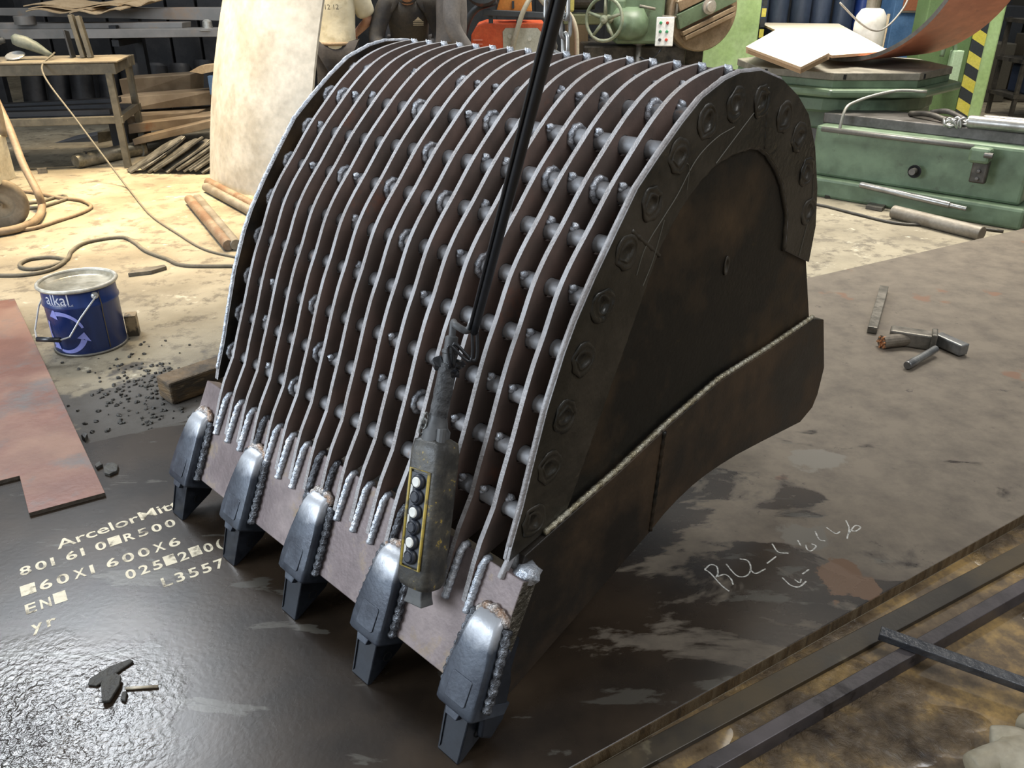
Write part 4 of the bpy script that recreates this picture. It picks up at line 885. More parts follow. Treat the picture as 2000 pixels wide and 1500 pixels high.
# ---- cart wheel and hoses at the left edge
CT = empty('welder_cart', gp(15, 447, FZ), 0, 'welding cart wheel with pale cover at the left edge of the photo', 'cart'); o = CT.location
rt = track(V(.35, -1, 0))
M_TY = mat('dusty_tyre', (.15, .115, .075), (.20, .16, .11), s=8, rough=(.65, .8)); M_RM = mat('wheel_rim', (.24, .19, .125), rough=(.55, .65))
wc = V(0, 0, .165)
wl_ = MB().lathe([(.085, -.03), (.13, -.034), (.16, -.022), (.165, 0), (.16, .022), (.13, .034), (.085, .03)], wc, 30, rt, cap=False).build('tyre', M_TY, CT, smooth=True)
MB().lathe([(.10, -.02), (.10, .012), (.092, .02), (.085, .010), (.02, .012), (.018, .035), (.001, .036)], wc, 26, rt).build('wheel_rim', M_RM, CT)
MB().bar(wc+V(.02, -.06, 0), wc+V(-.16, -.03, .24), .03, .012).build('fork', M_BN, CT)
MB().bar(wc+V(-.06, .02, .13), wc+V(-.06, .02, .42), .22, .30, (0, 1, 0)).build('cover', mat('cover_cream', (.50, .45, .33), (.42, .36, .25), s=10, rough=(.6, .7)), CT, bevel=.01)
MB().tube(cr([wc+V(-.05, .25, .95), wc+V(0, .2, .6), wc+V(.02, .15, .40)], 5), .045, 12).build('handle_sleeve', M_TY, CT, smooth=True)
hp = [W(18, 250, 6.2), W(45, 320, 6.0), gp(73, 375, .10), gp(82, 405, .0), gp(70, 430, FZ+.03), gp(35, 446, FZ+.03), gp(-10, 455, FZ+.03)]
tag(MB().tube(cr([W(-10, 190, 6.4)]+hp, 7), .026, 10).build('torch_hose', M_HS, smooth=True), 'thick dusty hose dropping from the left edge and curling on the floor', 'hose')
cable('ground_cable', [(8, 450), (60, 447), (110, 432), (160, 415), (178, 403), (160, 392), (132, 388), (110, 385), (60, 375), (20, 372)], .013, M_HS, 'brown cable looping widest around the cart wheel', 'cable')
cable('ground_cable', [(40, 408), (80, 404), (120, 392), (131, 387), (120, 382), (85, 392), (45, 398)], .012, M_CB, 'dark inner loop of cable beside the cart wheel', 'cable')
tag(MB().box(gp(84, 338, FZ)+V(0, 0, .02), (.07, .05, .04), rotz(.4)).build('steel_offcut', M_SCR), 'tiny square steel offcut on the floor below the bench shelf', 'offcut')
flake([(45, 333), (58, 329), (60, 333), (48, 338)], FZ, .02, 'slag_lump', 'small dark scrap lying near the hose under the bench')
# ---- big pale rolled plate
def rolled():
    A0, B0 = gp(410, 350, FZ), gp(603, 392, FZ)
    A1, B1 = W(438, 0, 6.95), W(634, 0, 6.35)
    N = 16; Mz = 10; vs = []; f_ = []
    n0 = V(A0.y-B0.y, B0.x-A0.x, 0).normalized()
    if n0.y > 0: n0 = -n0
    for side in (0, 1):
        for j in range(Mz+1):
            t = j/Mz*1.35
            for i in range(N+1):
                s = i/N; P = (A0.lerp(B0, s)).lerp(A1.lerp(B1, s), t); bul = .16*sin(pi*s)+.05*sin(pi*min(1, j/Mz*1.2)); vs.append(P+n0*bul-n0*(.018*side))
    K = (N+1)*(Mz+1)
    for side in (0, 1):
        for j in range(Mz):
            for i in range(N):
                q = [side*K+j*(N+1)+i, side*K+j*(N+1)+i+1, side*K+(j+1)*(N+1)+i+1, side*K+(j+1)*(N+1)+i]; f_.append(tuple(q if side == 0 else q[::-1]))
    bd = [i for i in range(N+1)]+[j*(N+1)+N for j in range(1, Mz+1)]+[Mz*(N+1)+i for i in range(N-1, -1, -1)]+[j*(N+1) for j in range(Mz-1, 0, -1)]
    for a, b in zip(bd, bd[1:]+bd[:1]): f_.append((b, a, a+K, b+K))
    b = MB(); b.add(vs, f_); o = b.build('rolled_plate', mat('pale_plate', (.40, .37, .31), (.50, .475, .42), s=3.5, rough=(.42, .58), metal=.1, c=(.36, .33, .27), cs=9, cthr=(.68, .74), bump=.02), smooth=True)
    tag(sm(o, 40), 'tall pale grey rolled steel plate standing left of the bucket crest', 'steel plate')
rolled()
# ================================================================== background, right: boring mill
M_GM = mat('machine_green', (.085, .125, .072), (.125, .18, .108), s=5, rough=(.38, .55), c=(.045, .045, .030), cs=4.5, cthr=(.60, .74), bump=.02)
M_GL2 = mat('machine_green_light', (.30, .44, .18), (.36, .50, .24), s=3, rough=(.45, .6), c=(.42, .36, .10), cs=12, cthr=(.74, .8))
M_GC = mat('column_green', (.085, .145, .055), (.11, .18, .075), s=2, rough=(.4, .55))
M_RAIL = mat('machined_rail', (.075, .068, .060), (.12, .11, .10), s=6, rough=(.35, .5), metal=.4)
M_OIL = mat('oily_iron', (.04, .036, .03), (.085, .075, .06), s=9, rough=(.35, .55), metal=.4)
def bed():
    A, B = gp(1560, 378, FZ), gp(1992, 452, FZ); d = (B-A); L_ = d.length; d.normalize(); n = V(-d.y, d.x, 0)
    if n.y < 0: n = -n
    t = empty('machine_bed', A, 0, 'long green boring mill bed with a dark slide rail on top at the right', 'machine bed')
    def P(u, v, z): return d*u+n*v+V(0, 0, z)
    h = .50; D = .64
    r = Matrix((d, n, V(0, 0, 1))).transposed()
    MB().box(P(L_/2, D/2, .07), (L_, D, .14), r).build('foot_flange', M_GM, t, bevel=.02)
    MB().box(P(L_/2-.02, D/2+.05, .14+(h-.14)/2), (L_-.08, D-.06, h-.14), r).build('casting', M_GM, t, bevel=.02)
    MB().box(P(L_/2-.02, D/2+.12, h+.035), (L_-.05, D-.20, .075), r).build('slide_rail', M_RAIL, t, bevel=.008)
    MB().tube([P(.1, -.0, h-.01), P(L_*.74, -.0, h-.01)], .018, 10).build('guard_rod', mat('rod_grey', (.16, .155, .14), rough=(.4, .5), metal=.4), t, smooth=True)
    bk = MB().box(P(L_*.78, -.02, h-.05), (.13, .09, .10), r).build('bracket', M_GM, t, bevel=.02)
    MB().box(P(L_*.79, -.01, h-.15), (.10, .05, .16), r).build('clamp_plate', M_OIL, t, bevel=.01)
    MB().lathe([(.018, 0), (.018, .05)], P(L_*.80, -.06, h-.04), 12, track(d)).build('pin', M_RAIL, t)
    for z in (-.02, -.07): MB().lathe([(.012, 0), (.012, .012), (.006, .016)], P(L_*.79, -.036, h-.13+z), 10, track(-n)).build('bolt', M_RAIL, t)
    hole = MB().lathe([(.045, 0), (.045, .006), (.036, .006), (.036, .001)], P(L_*.52, .018, .28), 20, track(-n)).build('port', M_DARKHOLE, t)
    MB().lathe([(.022, 0), (.022, .06)], P(L_*.52, .02, .285), 14, track(-n)).build('port_plug', M_RAIL, t)
    return t, A, P, L_, h, d, n
BD, bA, bP, bL, bH, bd_, bn = bed()
sec_t = bH+.0725
# second slide block and saddle (behind), rotary table
TB = empty('rotary_table', V(2.72, 7.35, FZ), 0, 'green octagonal rotary machine table on its saddle', 'machine table')
M_TT = mat('table_top_iron', (.15, .135, .105), (.22, .20, .16), s=6, rough=(.45, .6), metal=.3)
zt = W(1560, 118, 7.0).z-FZ
oc = lambda r, k=8, a0=.39: [(r*cos(a0+2*pi*i/k), r*sin(a0+2*pi*i/k)) for i in range(k)]
xyz = lambda u, v, w_: (u, v, w_)
zt = .845
MB().prism(oc(.84), xyz, zt-.055, zt).build('top_plate', M_TT, TB, bevel=.006)
MB().prism(oc(.83), xyz, zt-.11, zt-.055).build('table_body', M_GM, TB, bevel=.006)
MB().prism(oc(.93), xyz, zt-.17, zt-.11).build('drip_tray', M_GM, TB, bevel=.02)
MB().lathe([(.72, zt-.30), (.74, zt-.28), (.74, zt-.20), (.70, zt-.17)], (0, 0, 0), 40).build('turntable_ring', M_GM, TB, smooth=False)
MB().box((.12, .16, zt-.40), (1.25, .80, .22), rotz(-.66)).build('saddle', M_GM, TB, bevel=.02)
MB().box((.14, .20, zt-.58), (1.7, .75, .16), rotz(-.66)).build('slide', M_RAIL, TB, bevel=.01)
MB().box((.14, .22, (zt-.66)/2), (1.5, .7, zt-.66), rotz(-.66)).build('base', M_GM, TB, bevel=.02)
for i in range(5):
    a = .39+2*pi*(i+4.1)/8
    MB().box((.79*cos(a), .79*sin(a), zt-.03), (.05, .05, .035), rotz(a)).build('slot_end', M_DARKHOLE, TB)
o = MB().lathe([(.02, 0), (.02, .05)], (.3, -.77, zt-.36), 10, rotx(pi/2)).build('lever_stub', M_RAIL, TB)
# plywood sheets
M_PLY = mat('plywood', (.62, .54, .40), (.70, .63, .50), s=2.5, rough=(.6, .75), st=(1, 6, 1))
M_PLYE = mat('plywood_edge', (.36, .24, .14), rough=(.7, .8))
tz = zt+FZ
def ply(pts, zs, nm, label, t=.018):
    P = [gp(px, py, z) for (px, py), z in zip(pts, zs)]; n = len(P); b = MB(); b.add(P+[p-V(0, 0, t) for p in P], [tuple(range(n)), tuple(range(2*n-1, n-1, -1))], 0)
    b.f += [(i, (i+1) % n, n+(i+1) % n, n+i) for i in range(n)]; b.m += [1]*n; return tag(b.build(nm, [M_PLY, M_PLYE]), label, 'plywood sheet')
ply([(1482, 44), (1638, 46), (1738, 100), (1625, 108)], [tz+.10, tz+.10, tz+.10, tz+.10], 'plywood_sheet', 'larger plywood sheet lying behind on the green rotary table', .02)
for k in range(3):
    dz = tz+.022+.074-.022*k+.0
    ply([(1457, 91+4*k), (1515, 58+4*k), (1620, 103+4*k), (1564, 131+4*k)], [tz+.15-.022*k]*4, 'plywood_sheet', ['top plywood sheet of the small stack at the front of the rotary table', 'middle plywood sheet of the small stack at the front of the rotary table', 'bottom plywood sheet of the small stack at the front of the rotary table'][k], .016)
# rolled red shell standing on the table
def shell():
    r = .90; wd = .95; c0 = V(2.62, 7.12, tz+.03+r); ax = V(.80, .60, 0).normalized(); sd = V(ax.y, -ax.x, 0)
    vs = []; N = 44; fs = []
    for i in range(N+1):
        a = R(-10)+R(150)*i/N; rad = sd*sin(a)-V(0, 0, 1)*cos(a)
        for q, x in ((r-.03, 0), (r, 0), (r, wd), (r-.03, wd)): vs.append(c0+rad*q+ax*x)
    for i in range(N):
        for k in range(4): fs.append((4*i+k, 4*i+(k+1) % 4, 4*i+4+(k+1) % 4, 4*i+4+k))
    fs += [(0, 1, 2, 3), (4*N+3, 4*N+2, 4*N+1, 4*N)]
    b = MB(); b.add(vs, fs); b.m = [2 if i < 4*N and i % 4 == 0 else 0 for i in range(len(fs))]
    o = b.build('rolled_shell', [mat('red_oxide', (.46, .16, .09), (.54, .21, .125), s=4, rough=(.5, .65), c=(.18, .07, .05), cs=3, cthr=(.6, .8), st=(1, 1, 3)), M_BLACK, M_RAIL]); sm(o, 30)
    tag(o, 'curved red-oxide rolled steel shell standing on the rotary table', 'rolled shell')
    for k in (0, 1):
        a = R(84); rad = sd*sin(a)-V(0, 0, 1)*cos(a)
        MB().lathe([(.012, 0), (.012, .004)], c0+rad*(r-.001)+ax*(.27+.07*k), 10, track(rad)).build('bolt_hole', M_DARKHOLE, o)
shell()
# things lying on the bed
M_SH = mat('bright_shaft', (.33, .32, .30), (.22, .21, .19), s=5, rough=(.28, .42), metal=.7)
def bt(u, v, dz=0): return bA+bP(u, v, sec_t+dz)
for k, (v, u0, u1, r) in enumerate(((.22, .66, 1.02, .042), (.34, .70, 1.03, .04))):
    a, b = bt(bL*u0, v, r), bt(bL*u1, v+.02, r)
    o = MB().lathe([(r*.92, 0), (r, .012), (r, (b-a).length-.01), (r*.5, (b-a).length), (r*.45, (b-a).length-.02)], a, 22, track(b-a)).build('steel_shaft', M_SH); sm(o, 40)
    tag(o, ['bright round shaft lying on the slide rail, front one', 'bright round shaft lying on the slide rail, rear one'][k], 'shaft', 'shafts on the slide rail')
CP = empty('chain_pile', bt(bL*.60, .24), 0, 'small pile of bright chain on the slide rail', 'chain'); random.seed(9)
for i in range(16):
    o = link('chain_link', lk, CP, loc=(random.uniform(-.10, .10), random.uniform(-.05, .05), .012+.02*random.random())); o.rotation_euler = (random.uniform(0, 3), random.uniform(0, 3), random.uniform(0, 3)); o.scale = (1.1, 1.1, 1.1)
a = bt(bL*.36, .45, .02); b = bt(bL*.56, .30, .02)
tag(MB().tube(cr([a, a.lerp(b, .5)+V(0, 0, .02), b], 6), .020, 10).build('hose_piece', M_OIL, smooth=True), 'dark piece of hose lying on the slide rail beside the chain', 'hose')
a = bt(bL*.42, .62, .02); b = bt(bL*.62, .40, .02)
tag(MB().tube(cr([a, a.lerp(b, .5)+V(0, .02, .03), b], 6), .018, 10).build('hose_piece', M_RAIL, smooth=True), 'grey rod lying behind the dark hose piece on the slide rail', 'hose')
cp_ = [bt(bL*.13, .10, -.30), bt(bL*.13, .10, .02), bt(bL*.15, .25, .10), bt(bL*.26, .50, .16), bt(bL*.38, .62, .16)]
tag(MB().tube(cr(cp_, 6), .011, 8).build('coolant_pipe', mat('pipe_grey', (.34, .33, .28), rough=(.4, .5), metal=.4), smooth=True), 'thin bent grey pipe at the left end of the machine bed', 'pipe')
# rods and scraps on the floor in front of the bed
a, b = gp(1690, 366, FZ), gp(1888, 400, FZ); dd = V(-bn.x, -bn.y, 0)*.0
a = bA+bP(bL*.30, -.03, .145); b = bA+bP(bL*.78, -.05, .10)
o = MB().lathe([(.018, 0), (.022, .01), (.022, (b-a).length*.85), (.015, (b-a).length*.86), (.015, (b-a).length)], a, 14, track(b-a)).build('threaded_rod', M_SH); tag(sm(o, 40), 'long thin steel rod resting on the green bed foot', 'rod')
o = rod('thick_round_bar', gp(1742, 426, FZ), gp(1915, 470, FZ), .045, M_RBG, 'thick pale round bar on the floor in front of the green bed', 'round bar')
for k, q in enumerate(([(1600, 378), (1645, 372), (1690, 382), (1686, 390), (1612, 388)], [(1640, 370), (1680, 366), (1682, 372), (1645, 376)], [(1690, 408), (1702, 398), (1734, 402), (1722, 414)])):
    flake(q, FZ+(.03 if k == 1 else 0), .025, 'black_tile', ['flat black steel scrap at the left foot of the green bed', 'small black scrap on top of the flat black one by the bed', 'square black scrap between the bed foot and the thick round bar'][k], M_OIL, 'scrap')
cable('floor_cable', [(1560, 395), (1605, 401), (1680, 420), (1760, 437), (1860, 440), (1960, 452)], .010, M_OIL, 'dark cable running along the floor in front of the green bed')
# ---- right column with hazard stripes
CR = empty('machine_column', V(4.45, 9.2, FZ), 0, 'tall dark green machine column with yellow and black hazard stripes', 'machine column')
MB().box((.0, .14, 1.3), (.51, .28, 2.6)).build('column_body', M_GC, CR, bevel=.01)
MB().box((.40, .15, 1.3), (.28, .29, 2.6)).build('flange', M_GL2, CR, bevel=.02)
M_HY = mat('hazard_yellow', (.50, .45, .06), (.56, .50, .10), s=6, rough=(.5, .6)); M_HB = mat('hazard_black', (.02, .026, .03), rough=(.5, .6))
for i in range(22):
    z0 = .02+i*.115; b = MB(); b.add([(.255, -.004, z0+.075), (.395, -.004, z0), (.395, -.004, z0+.115), (.255, -.004, z0+.19), (.255, .0, z0+.075), (.395, .0, z0), (.395, .0, z0+.115), (.255, .0, z0+.19)], [(0, 1, 2, 3), (7, 6, 5, 4), (0, 4, 5, 1), (1, 5, 6, 2), (2, 6, 7, 3), (3, 7, 4, 0)])
    b.build('hazard_stripe', M_HY if i % 2 else M_HB, CR)
for z in (.62, 1.18, 1.8): MB().lathe([(.035, 0), (.035, .006), (.028, .006), (.028, -.01)], (.47, .02, z), 16, rotx(pi/2)).build('bolt_hole', M_OIL, CR)
SB_ = empty('switch_box', W(1862, 135, 9.14), 0, 'pale green switch box on a bent conduit beside the striped column', 'switch box'); o = SB_.location
MB().box((0, 0, 0), (.10, .10, .36)).build('box', mat('box_green', (.34, .46, .30), rough=(.5, .6)), SB_, bevel=.006)
MB().tube(cr([V(-.02, 0, .17), V(-.05, 0, .24), V(-.13, 0, .23), V(-.15, 0, .12)], 5), .022, 10).build('conduit', M_GM, SB_, smooth=True)
# ---- left, light column and the milling head with round faceplate
CL = empty('light_column', V(2.55, 10.4, FZ), 0, 'light green machine column behind the round faceplate', 'machine column')
MB().box((-.12, .3, 1.25), (.82, .6, 2.5)).build('column_body', M_GL2, CL, bevel=.01)
for i in range(20):
    z0 = .1+i*.11; MB().box((.325, .0, z0), (.05, .012, .09)).build('hazard_stripe', M_HY if i % 2 else M_HB, CL)
FPT = empty('round_faceplate', W(1372, 20, 9.5), 0, 'large round brown faceplate with a green clamp bar and grooves', 'faceplate')
rt = track(V(.35, -1, -.05)); M_BRN = mat('faceplate_brown', (.21, .15, .09), (.28, .21, .135), s=8, rough=(.4, .55), metal=.3)
MB().lathe([(.36, -.10), (.40, -.07), (.40, .02), (.385, .04), (.001, .045)], (0, 0, 0), 48, rt).build('disc', M_BRN, FPT, smooth=False)
MB().lathe([(.41, -.28), (.41, -.10), (.36, -.08)], (0, 0, 0), 40, rt).build('drum', M_OIL, FPT)
rr2 = rt @ Matrix.Rotation(R(22), 3, 'Z')
def FQ(u, v, w_): return rr2 @ V(u, v, w_)
for v, wd, mm, nm in ((.17, .10, M_BRN, 'clamp_bar'), (.03, .15, M_GM, 'green_bar'), (-.10, .045, M_BRN, 'clamp_bar'), (-.155, .045, M_BRN, 'clamp_bar')):
    MB().box(FQ(0, v, .075), (.70-abs(v)*.6, wd, .06), rr2).build(nm, mm, FPT, bevel=.006)
MB().lathe([(.075, .0), (.075, .03), (.05, .035), (.045, .06), (.02, .062)], FQ(.02, .04, .10), 24, rr2).build('hub', mat('hub_steel', (.36, .34, .30), rough=(.3, .45), metal=.5), FPT)
MB().box(FQ(-.43, 0, -.25), (.1, .3, .3), rr2).build('arm', M_OIL, FPT); MB().box((.0, .62, -.75), (.30, .3, 1.9-.3)).build('pedestal', M_OIL, FPT)
ML = empty('milling_head', V(1.32, 9.45, FZ), 0, 'green milling machine gearbox with levers beside the handwheel', 'milling machine')
MB().box((.0, .15, 1.36), (.50, .5, 1.05)).build('gearbox', M_GM, ML, bevel=.03)
MB().lathe([(.16, 0), (.20, .05), (.20, .16), (.14, .26)], (-.12, -.12, .92), 20, rotx(.2)).build('bulge', M_GM, ML, smooth=True)
MB().box((-.24, .0, 1.1), (.16, .3, .34)).build('side_cover', M_GM, ML, bevel=.03)
MB().tube([(.02, .0, .85), (.02, .0, .35)], .032, 14).build('spindle', M_SH, ML, smooth=True); MB().lathe([(.07, 0), (.07, .04)], (.02, 0, .82), 18).build('collar', M_OIL, ML)
for a, b in (((-.02, -.13, 1.20), (.14, -.16, 1.17)), ((.22, -.12, 1.10), (.36, -.15, 1.09)), ((.20, -.1, .93), (.34, -.14, .90)), ((.36, -.14, 1.09), (.37, -.14, 1.25))): MB().tube([a, b], .014, 8).build('lever', M_TT, ML, smooth=True)
MB().box((.0, .5, .4), (1.1, .7, .8)).build('base', M_OIL, ML, bevel=.02)
for k, x in enumerate((-.35, -.1, .2, .42)): MB().box((x, .1, .32), (.12, .08, .64)).build('base_rib', mat('dark_teal', (.03, .06, .055), rough=(.5, .6)), ML)
MB().box((-.50, .25, 1.06), (.55, .35, .10)).build('knee_arm', mat('knee_olive', (.10, .105, .05), rough=(.5, .6)), ML, bevel=.01); MB().lathe([(.09, 0), (.09, .5)], (-.95, .2, 1.24), 18, roty(pi/2)).build('arbor', M_OIL, ML)
MB().box((-.72, .2, 1.26), (.10, .24, .26)).build('yellow_bracket', mat('dull_yellow', (.40, .36, .10), rough=(.5, .6)), ML, bevel=.02)
HW = empty('handwheel', W(1180, 38, 9.1), 0, 'green spoked handwheel on the milling machine', 'handwheel')
rt = track(V(-.65, -1, .05)); M_HW = mat('handwheel_green', (.16, .20, .13), (.26, .27, .19), s=10, rough=(.4, .55))
MB().tube([rt @ V(.20*cos(2*pi*k/36), .20*sin(2*pi*k/36), 0) for k in range(36)], .017, 10, closed=True).build('rim', M_HW, HW, smooth=True)
for k in range(5):
    a = 2*pi*k/5+.3; MB().tube([rt @ V(.03*cos(a), .03*sin(a), -.02), rt @ V(.195*cos(a), .195*sin(a), 0)], [.020, .014], 8).build('spoke', M_HW, HW, smooth=True)
MB().lathe([(.045, -.10), (.04, .02), (.02, .03)], (0, 0, 0), 16, rt).build('hub', M_HW, HW); MB().tube([rt @ V(0, 0, -.08), rt @ V(0, 0, -.30)], .03, 12).build('shaft', M_TT, HW, smooth=True)
CBX = empty('control_box', W(1298, 62, 9.05), 0, 'white push-button control box hanging on the milling machine', 'control box')
rt = track(V(-.12, -1, .08)); fr = lambda u, v, w_: rt @ V(-u, v, w_)
MB().box((0, 0, 0), (.175, .27, .08), rt).build('case', mat('case_white', (.62, .62, .58), rough=(.4, .5)), CBX, bevel=.008)
for k, (u, v, c_) in enumerate(((-.045, .08, (.02, .22, .08)), (.02, .08, (.30, .03, .02)), (-.045, .0, (.04, .18, .08)), (.02, .0, (.04, .22, .10)), (-.045, -.075, (.05, .05, .05)), (.02, -.075, (.45, .05, .03)))):
    MB().lathe([(.015, 0), (.015, .008), (.010, .016)], fr(-u, v, .04), 12, rt).build('push_button', mat('btn%d' % k, c_, rough=(.3, .4)), CBX)
tag(MB().tube(cr([W(1296, 85, 9.1), W(1285, 105, 9.1), W(1265, 118, 9.2), W(1250, 112, 9.3)], 6), .010, 8).build('control_wire', M_BLACK, smooth=True), 'black wire hanging below the white control box', 'wire')
# dark furniture under the mill
for k, (x0, x1, y0, y1, m_, lb) in enumerate(((1105, 1150, 45, 140, mat('locker_brown', (.14, .095, .05), rough=(.6, .7)), 'brown wooden locker behind the chain'), (1150, 1215, 80, 150, M_OIL, 'dark cabinet under the handwheel'))):
    A, B = W(x0, y1, 10.2), W(x1, y0, 10.2); tag(MB().box(((A.x+B.x)/2, 10.4, (FZ+B.z)/2), (B.x-A.x, .4, B.z-FZ)).build('low_cabinet', m_, bevel=.01), lb, 'cabinet')
tag(MB().tube(cr([W(1070, 105, 8.6), W(1082, 10, 8.6), W(1110, 25, 8.7), W(1125, 60, 8.7), W(1128, 130, 8.7), V(.72, 8.7, FZ+.1)], 8), .022, 10).build('air_hose', mat('hose_cream', (.40, .36, .27), rough=(.6, .7)), smooth=True), 'pale hose arching down behind the lifting chain', 'hose')
# ---- gas cylinders, bottle, blue cabinet
M_GB = mat('gas_blue', (.035, .05, .085), (.06, .08, .13), s=3, rough=(.4, .55), st=(1, 1, .4)); M_GB2 = mat('gas_blue_bright', (.012, .035, .17), (.02, .05, .22), s=4, rough=(.35, .45))
for k in range(6):
    x = 3.02+k*.262; m_ = M_GB2 if k == 5 else M_GB
    g = empty('gas_cylinder', V(x, 11.2+.04*(k % 2), FZ), 0, ['grey-blue gas cylinder nearest the light green column', 'grey-blue gas cylinder second from the light green column', 'grey-blue gas cylinder third from the light green column', 'grey-blue gas cylinder fourth from the light green column', 'grey-blue gas cylinder with a paper label', 'bright blue gas cylinder at the right end of the row'][k], 'gas cylinder', 'row of gas cylinders')
    sm(MB().lathe([(.115, 0), (.12, .01), (.12, 1.30), (.10, 1.40), (.05, 1.46), (.04, 1.5)], (0, 0, 0), 24).build('body', m_, g), 50); MB().lathe([(.035, 1.5), (.035, 1.62)], (0, 0, 0), 12).build('valve_cap', M_OIL, g)
    if k in (0, 4): MB().box((0, -.118, 1.28), (.12, .012, .12)).build('paper_label', mat('paper', (.45, .43, .36), rough=(.7, .8)), g)
g = empty('propane_bottle', W(1690, 100, 9.6), 0, 'white dented gas bottle standing behind the plywood', 'gas bottle'); g.location.z = FZ
hb_ = W(1690, 14, 9.6).z-FZ
sm(MB().lathe([(.14, 0), (.16, .02), (.16, hb_-.16), (.15, hb_-.08), (.11, hb_-.02), (.05, hb_)], (0, 0, 0), 28).build('body', mat('bottle_white', (.55, .53, .48), (.66, .64, .60), s=6, rough=(.4, .5), c=(.35, .27, .18), cs=5, cthr=(.62, .7)), g), 50)
MB().lathe([(.07, hb_-.01), (.07, hb_+.12), (.06, hb_+.12), (.06, hb_)], (0, 0, 0), 18).build('collar', M_TT, g); MB().lathe([(.02, hb_), (.02, hb_+.10)], (.0, 0, 0), 10).build('valve', mat('valve_copper', (.45, .20, .10), rough=(.4, .5), metal=.5), g)
g = empty('blue_cabinet', V(4.75, 10.6, FZ), 0, 'chipped blue steel cabinet with a rusty panel behind the rolled shell', 'cabinet')
MB().box((0, .2, .7), (.62, .4, 1.4)).build('carcass', mat('cabinet_blue', (.055, .13, .26), (.08, .17, .32), s=5, rough=(.5, .6), c=(.02, .03, .05), cs=24, cthr=(.70, .74)), g, bevel=.008)
MB().box((-.02, -.005, 1.22), (.40, .02, .24)).build('rusty_panel', mat('rust_panel', (.30, .11, .05), rough=(.6, .7)), g, bevel=.004); MB().box((-.02, -.01, 1.09), (.44, .02, .02)).build('shelf_lip', M_TT, g)
tag(MB().bar(V(3.95, 9.6, FZ), V(4.12, 9.95, 1.05), .03, .05).build('leaning_board', mat('board_beige', (.34, .27, .17), rough=(.6, .7))), 'narrow beige board leaning inside view of the rolled shell', 'board')
tag(MB().tube(cr([W(1640, 5, 8.6), W(1680, 45, 8.6), W(1710, 60, 8.6), W(1735, 50, 8.7), W(1765, 15, 8.8), W(1780, -20, 8.9)], 8), .009, 8).build('gas_hose', mat('hose_grey', (.20, .19, .17), rough=(.5, .6)), smooth=True), 'grey gas hose drooping in front of the white gas bottle', 'hose')
# mesh cage and clutter at the far right
g = empty('tool_trolley', V(6.0, 9.8, FZ), 0, 'dark tool trolley with frame and cables at the right edge', 'trolley')
for x in (-.35, .35):
    for y in (0, .5): MB().bar((x, y, 0), (x, y, 1.05), .04, .04, (1, 0, 0)).build('post', M_OIL, g)
for z in (.25, .62, 1.02): MB().box((0, .25, z), (.78, .56, .04)).build('tray', M_OIL, g)
MB().box((0, .2, .42), (.5, .4, .30)).build('crate', mat('crate_navy', (.02, .03, .06), rough=(.5, .6)), g, bevel=.02); MB().bar((.05, -.05, .35), (.12, -.05, 1.0), .05, .05, (1, 0, 0)).build('pale_bar', mat('bar_pale', (.45, .42, .34), rough=(.5, .6)), g)
MB().tube([V(-.2+.16*cos(2*pi*k/24), -.06, .85+.16*sin(2*pi*k/24)) for k in range(24)], .02, 8, closed=True).build('hose_ring', mat('ring_blue', (.06, .08, .14), rough=(.5, .6)), g, smooth=True)
random.seed(15)
for k in range(6):
    tag(MB().box((5.4+.55*k, 12.2, FZ+.55+.1*(k % 2)), (.5, .5, 1.1+.2*(k % 2))).build('storage_cabinet', mat('storage%d' % (k % 3), ((.05, .045, .035), (.07, .065, .05), (.04, .042, .045))[k % 3], rough=(.6, .7)), bevel=.01), 'dark storage cabinet in the row along the back right wall', 'cabinet', 'storage cabinets along the back wall')
for k in range(5):
    tag(MB().box((5.5+.6*k, 11.4, FZ+.3+.05*k), (.42, .4, .6+.1*k)).build('scrap_bin', mat('bin%d' % (k % 2), ((.06, .05, .035), (.09, .08, .06))[k % 2], rough=(.6, .7)), bevel=.01), 'dark scrap bin in front of the storage cabinets at the back right', 'bin', 'scrap bins at the back right')
# ---- orange welding machine
WD = empty('welding_machine', V(-.04, 8.15, FZ), 0, 'orange-red welding machine with a beige control panel on its cart', 'welding machine')
M_OR = mat('welder_orange', (.50, .075, .022), (.58, .11, .035), s=5, rough=(.35, .48)); M_OR2 = mat('feeder_orange', (.62, .22, .04), (.68, .28, .06), s=4, rough=(.4, .5)); M_PNL = mat('panel_beige', (.36, .35, .28), (.42, .41, .33), s=8, rough=(.5, .6))
b = MB(); b.prism([(-.33, .56), (-.33, 1.00), (-.28, 1.08), (-.20, 1.105), (-.04, 1.10), (.33, 1.10), (.345, 1.06), (.335, .56)], lambda u, v, w_: (u, w_, v), 0, .55); b.build('body', M_OR, WD, bevel=.012)
MB().prism([(-.03, .60), (-.045, 1.03), (-.02, 1.06), (.27, 1.06), (.30, 1.03), (.305, .60)], lambda u, v, w_: (u, w_, v), -.008, .004).build('control_panel', M_PNL, WD, bevel=.003)
for u, v in ((.02, .99), (.03, .90), (.20, .97)): MB().lathe([(.018, 0), (.018, .01)], (u, -.008, v), 12, rotx(pi/2)).build('dial', mat('dial_grey', (.46, .45, .38), rough=(.5, .6)), WD)
for i in range(5):
    MB().box((-.27+.0, -.004, .82+.035*i), (.085, .008, .012)).build('louvre', mat('print_pink', (.62, .22, .15), rough=(.5, .6)), WD)
MB().bar((-.22, -.02, 1.19), (.36, -.02, 1.165), .05, .05).build('handle_bar', M_GD, WD, bevel=.006)
for u in (-.15, .1): MB().bar((u, .02, 1.10), (u, .02, 1.18), .04, .04, (1, 0, 0)).build('bar_foot', M_GD, WD)
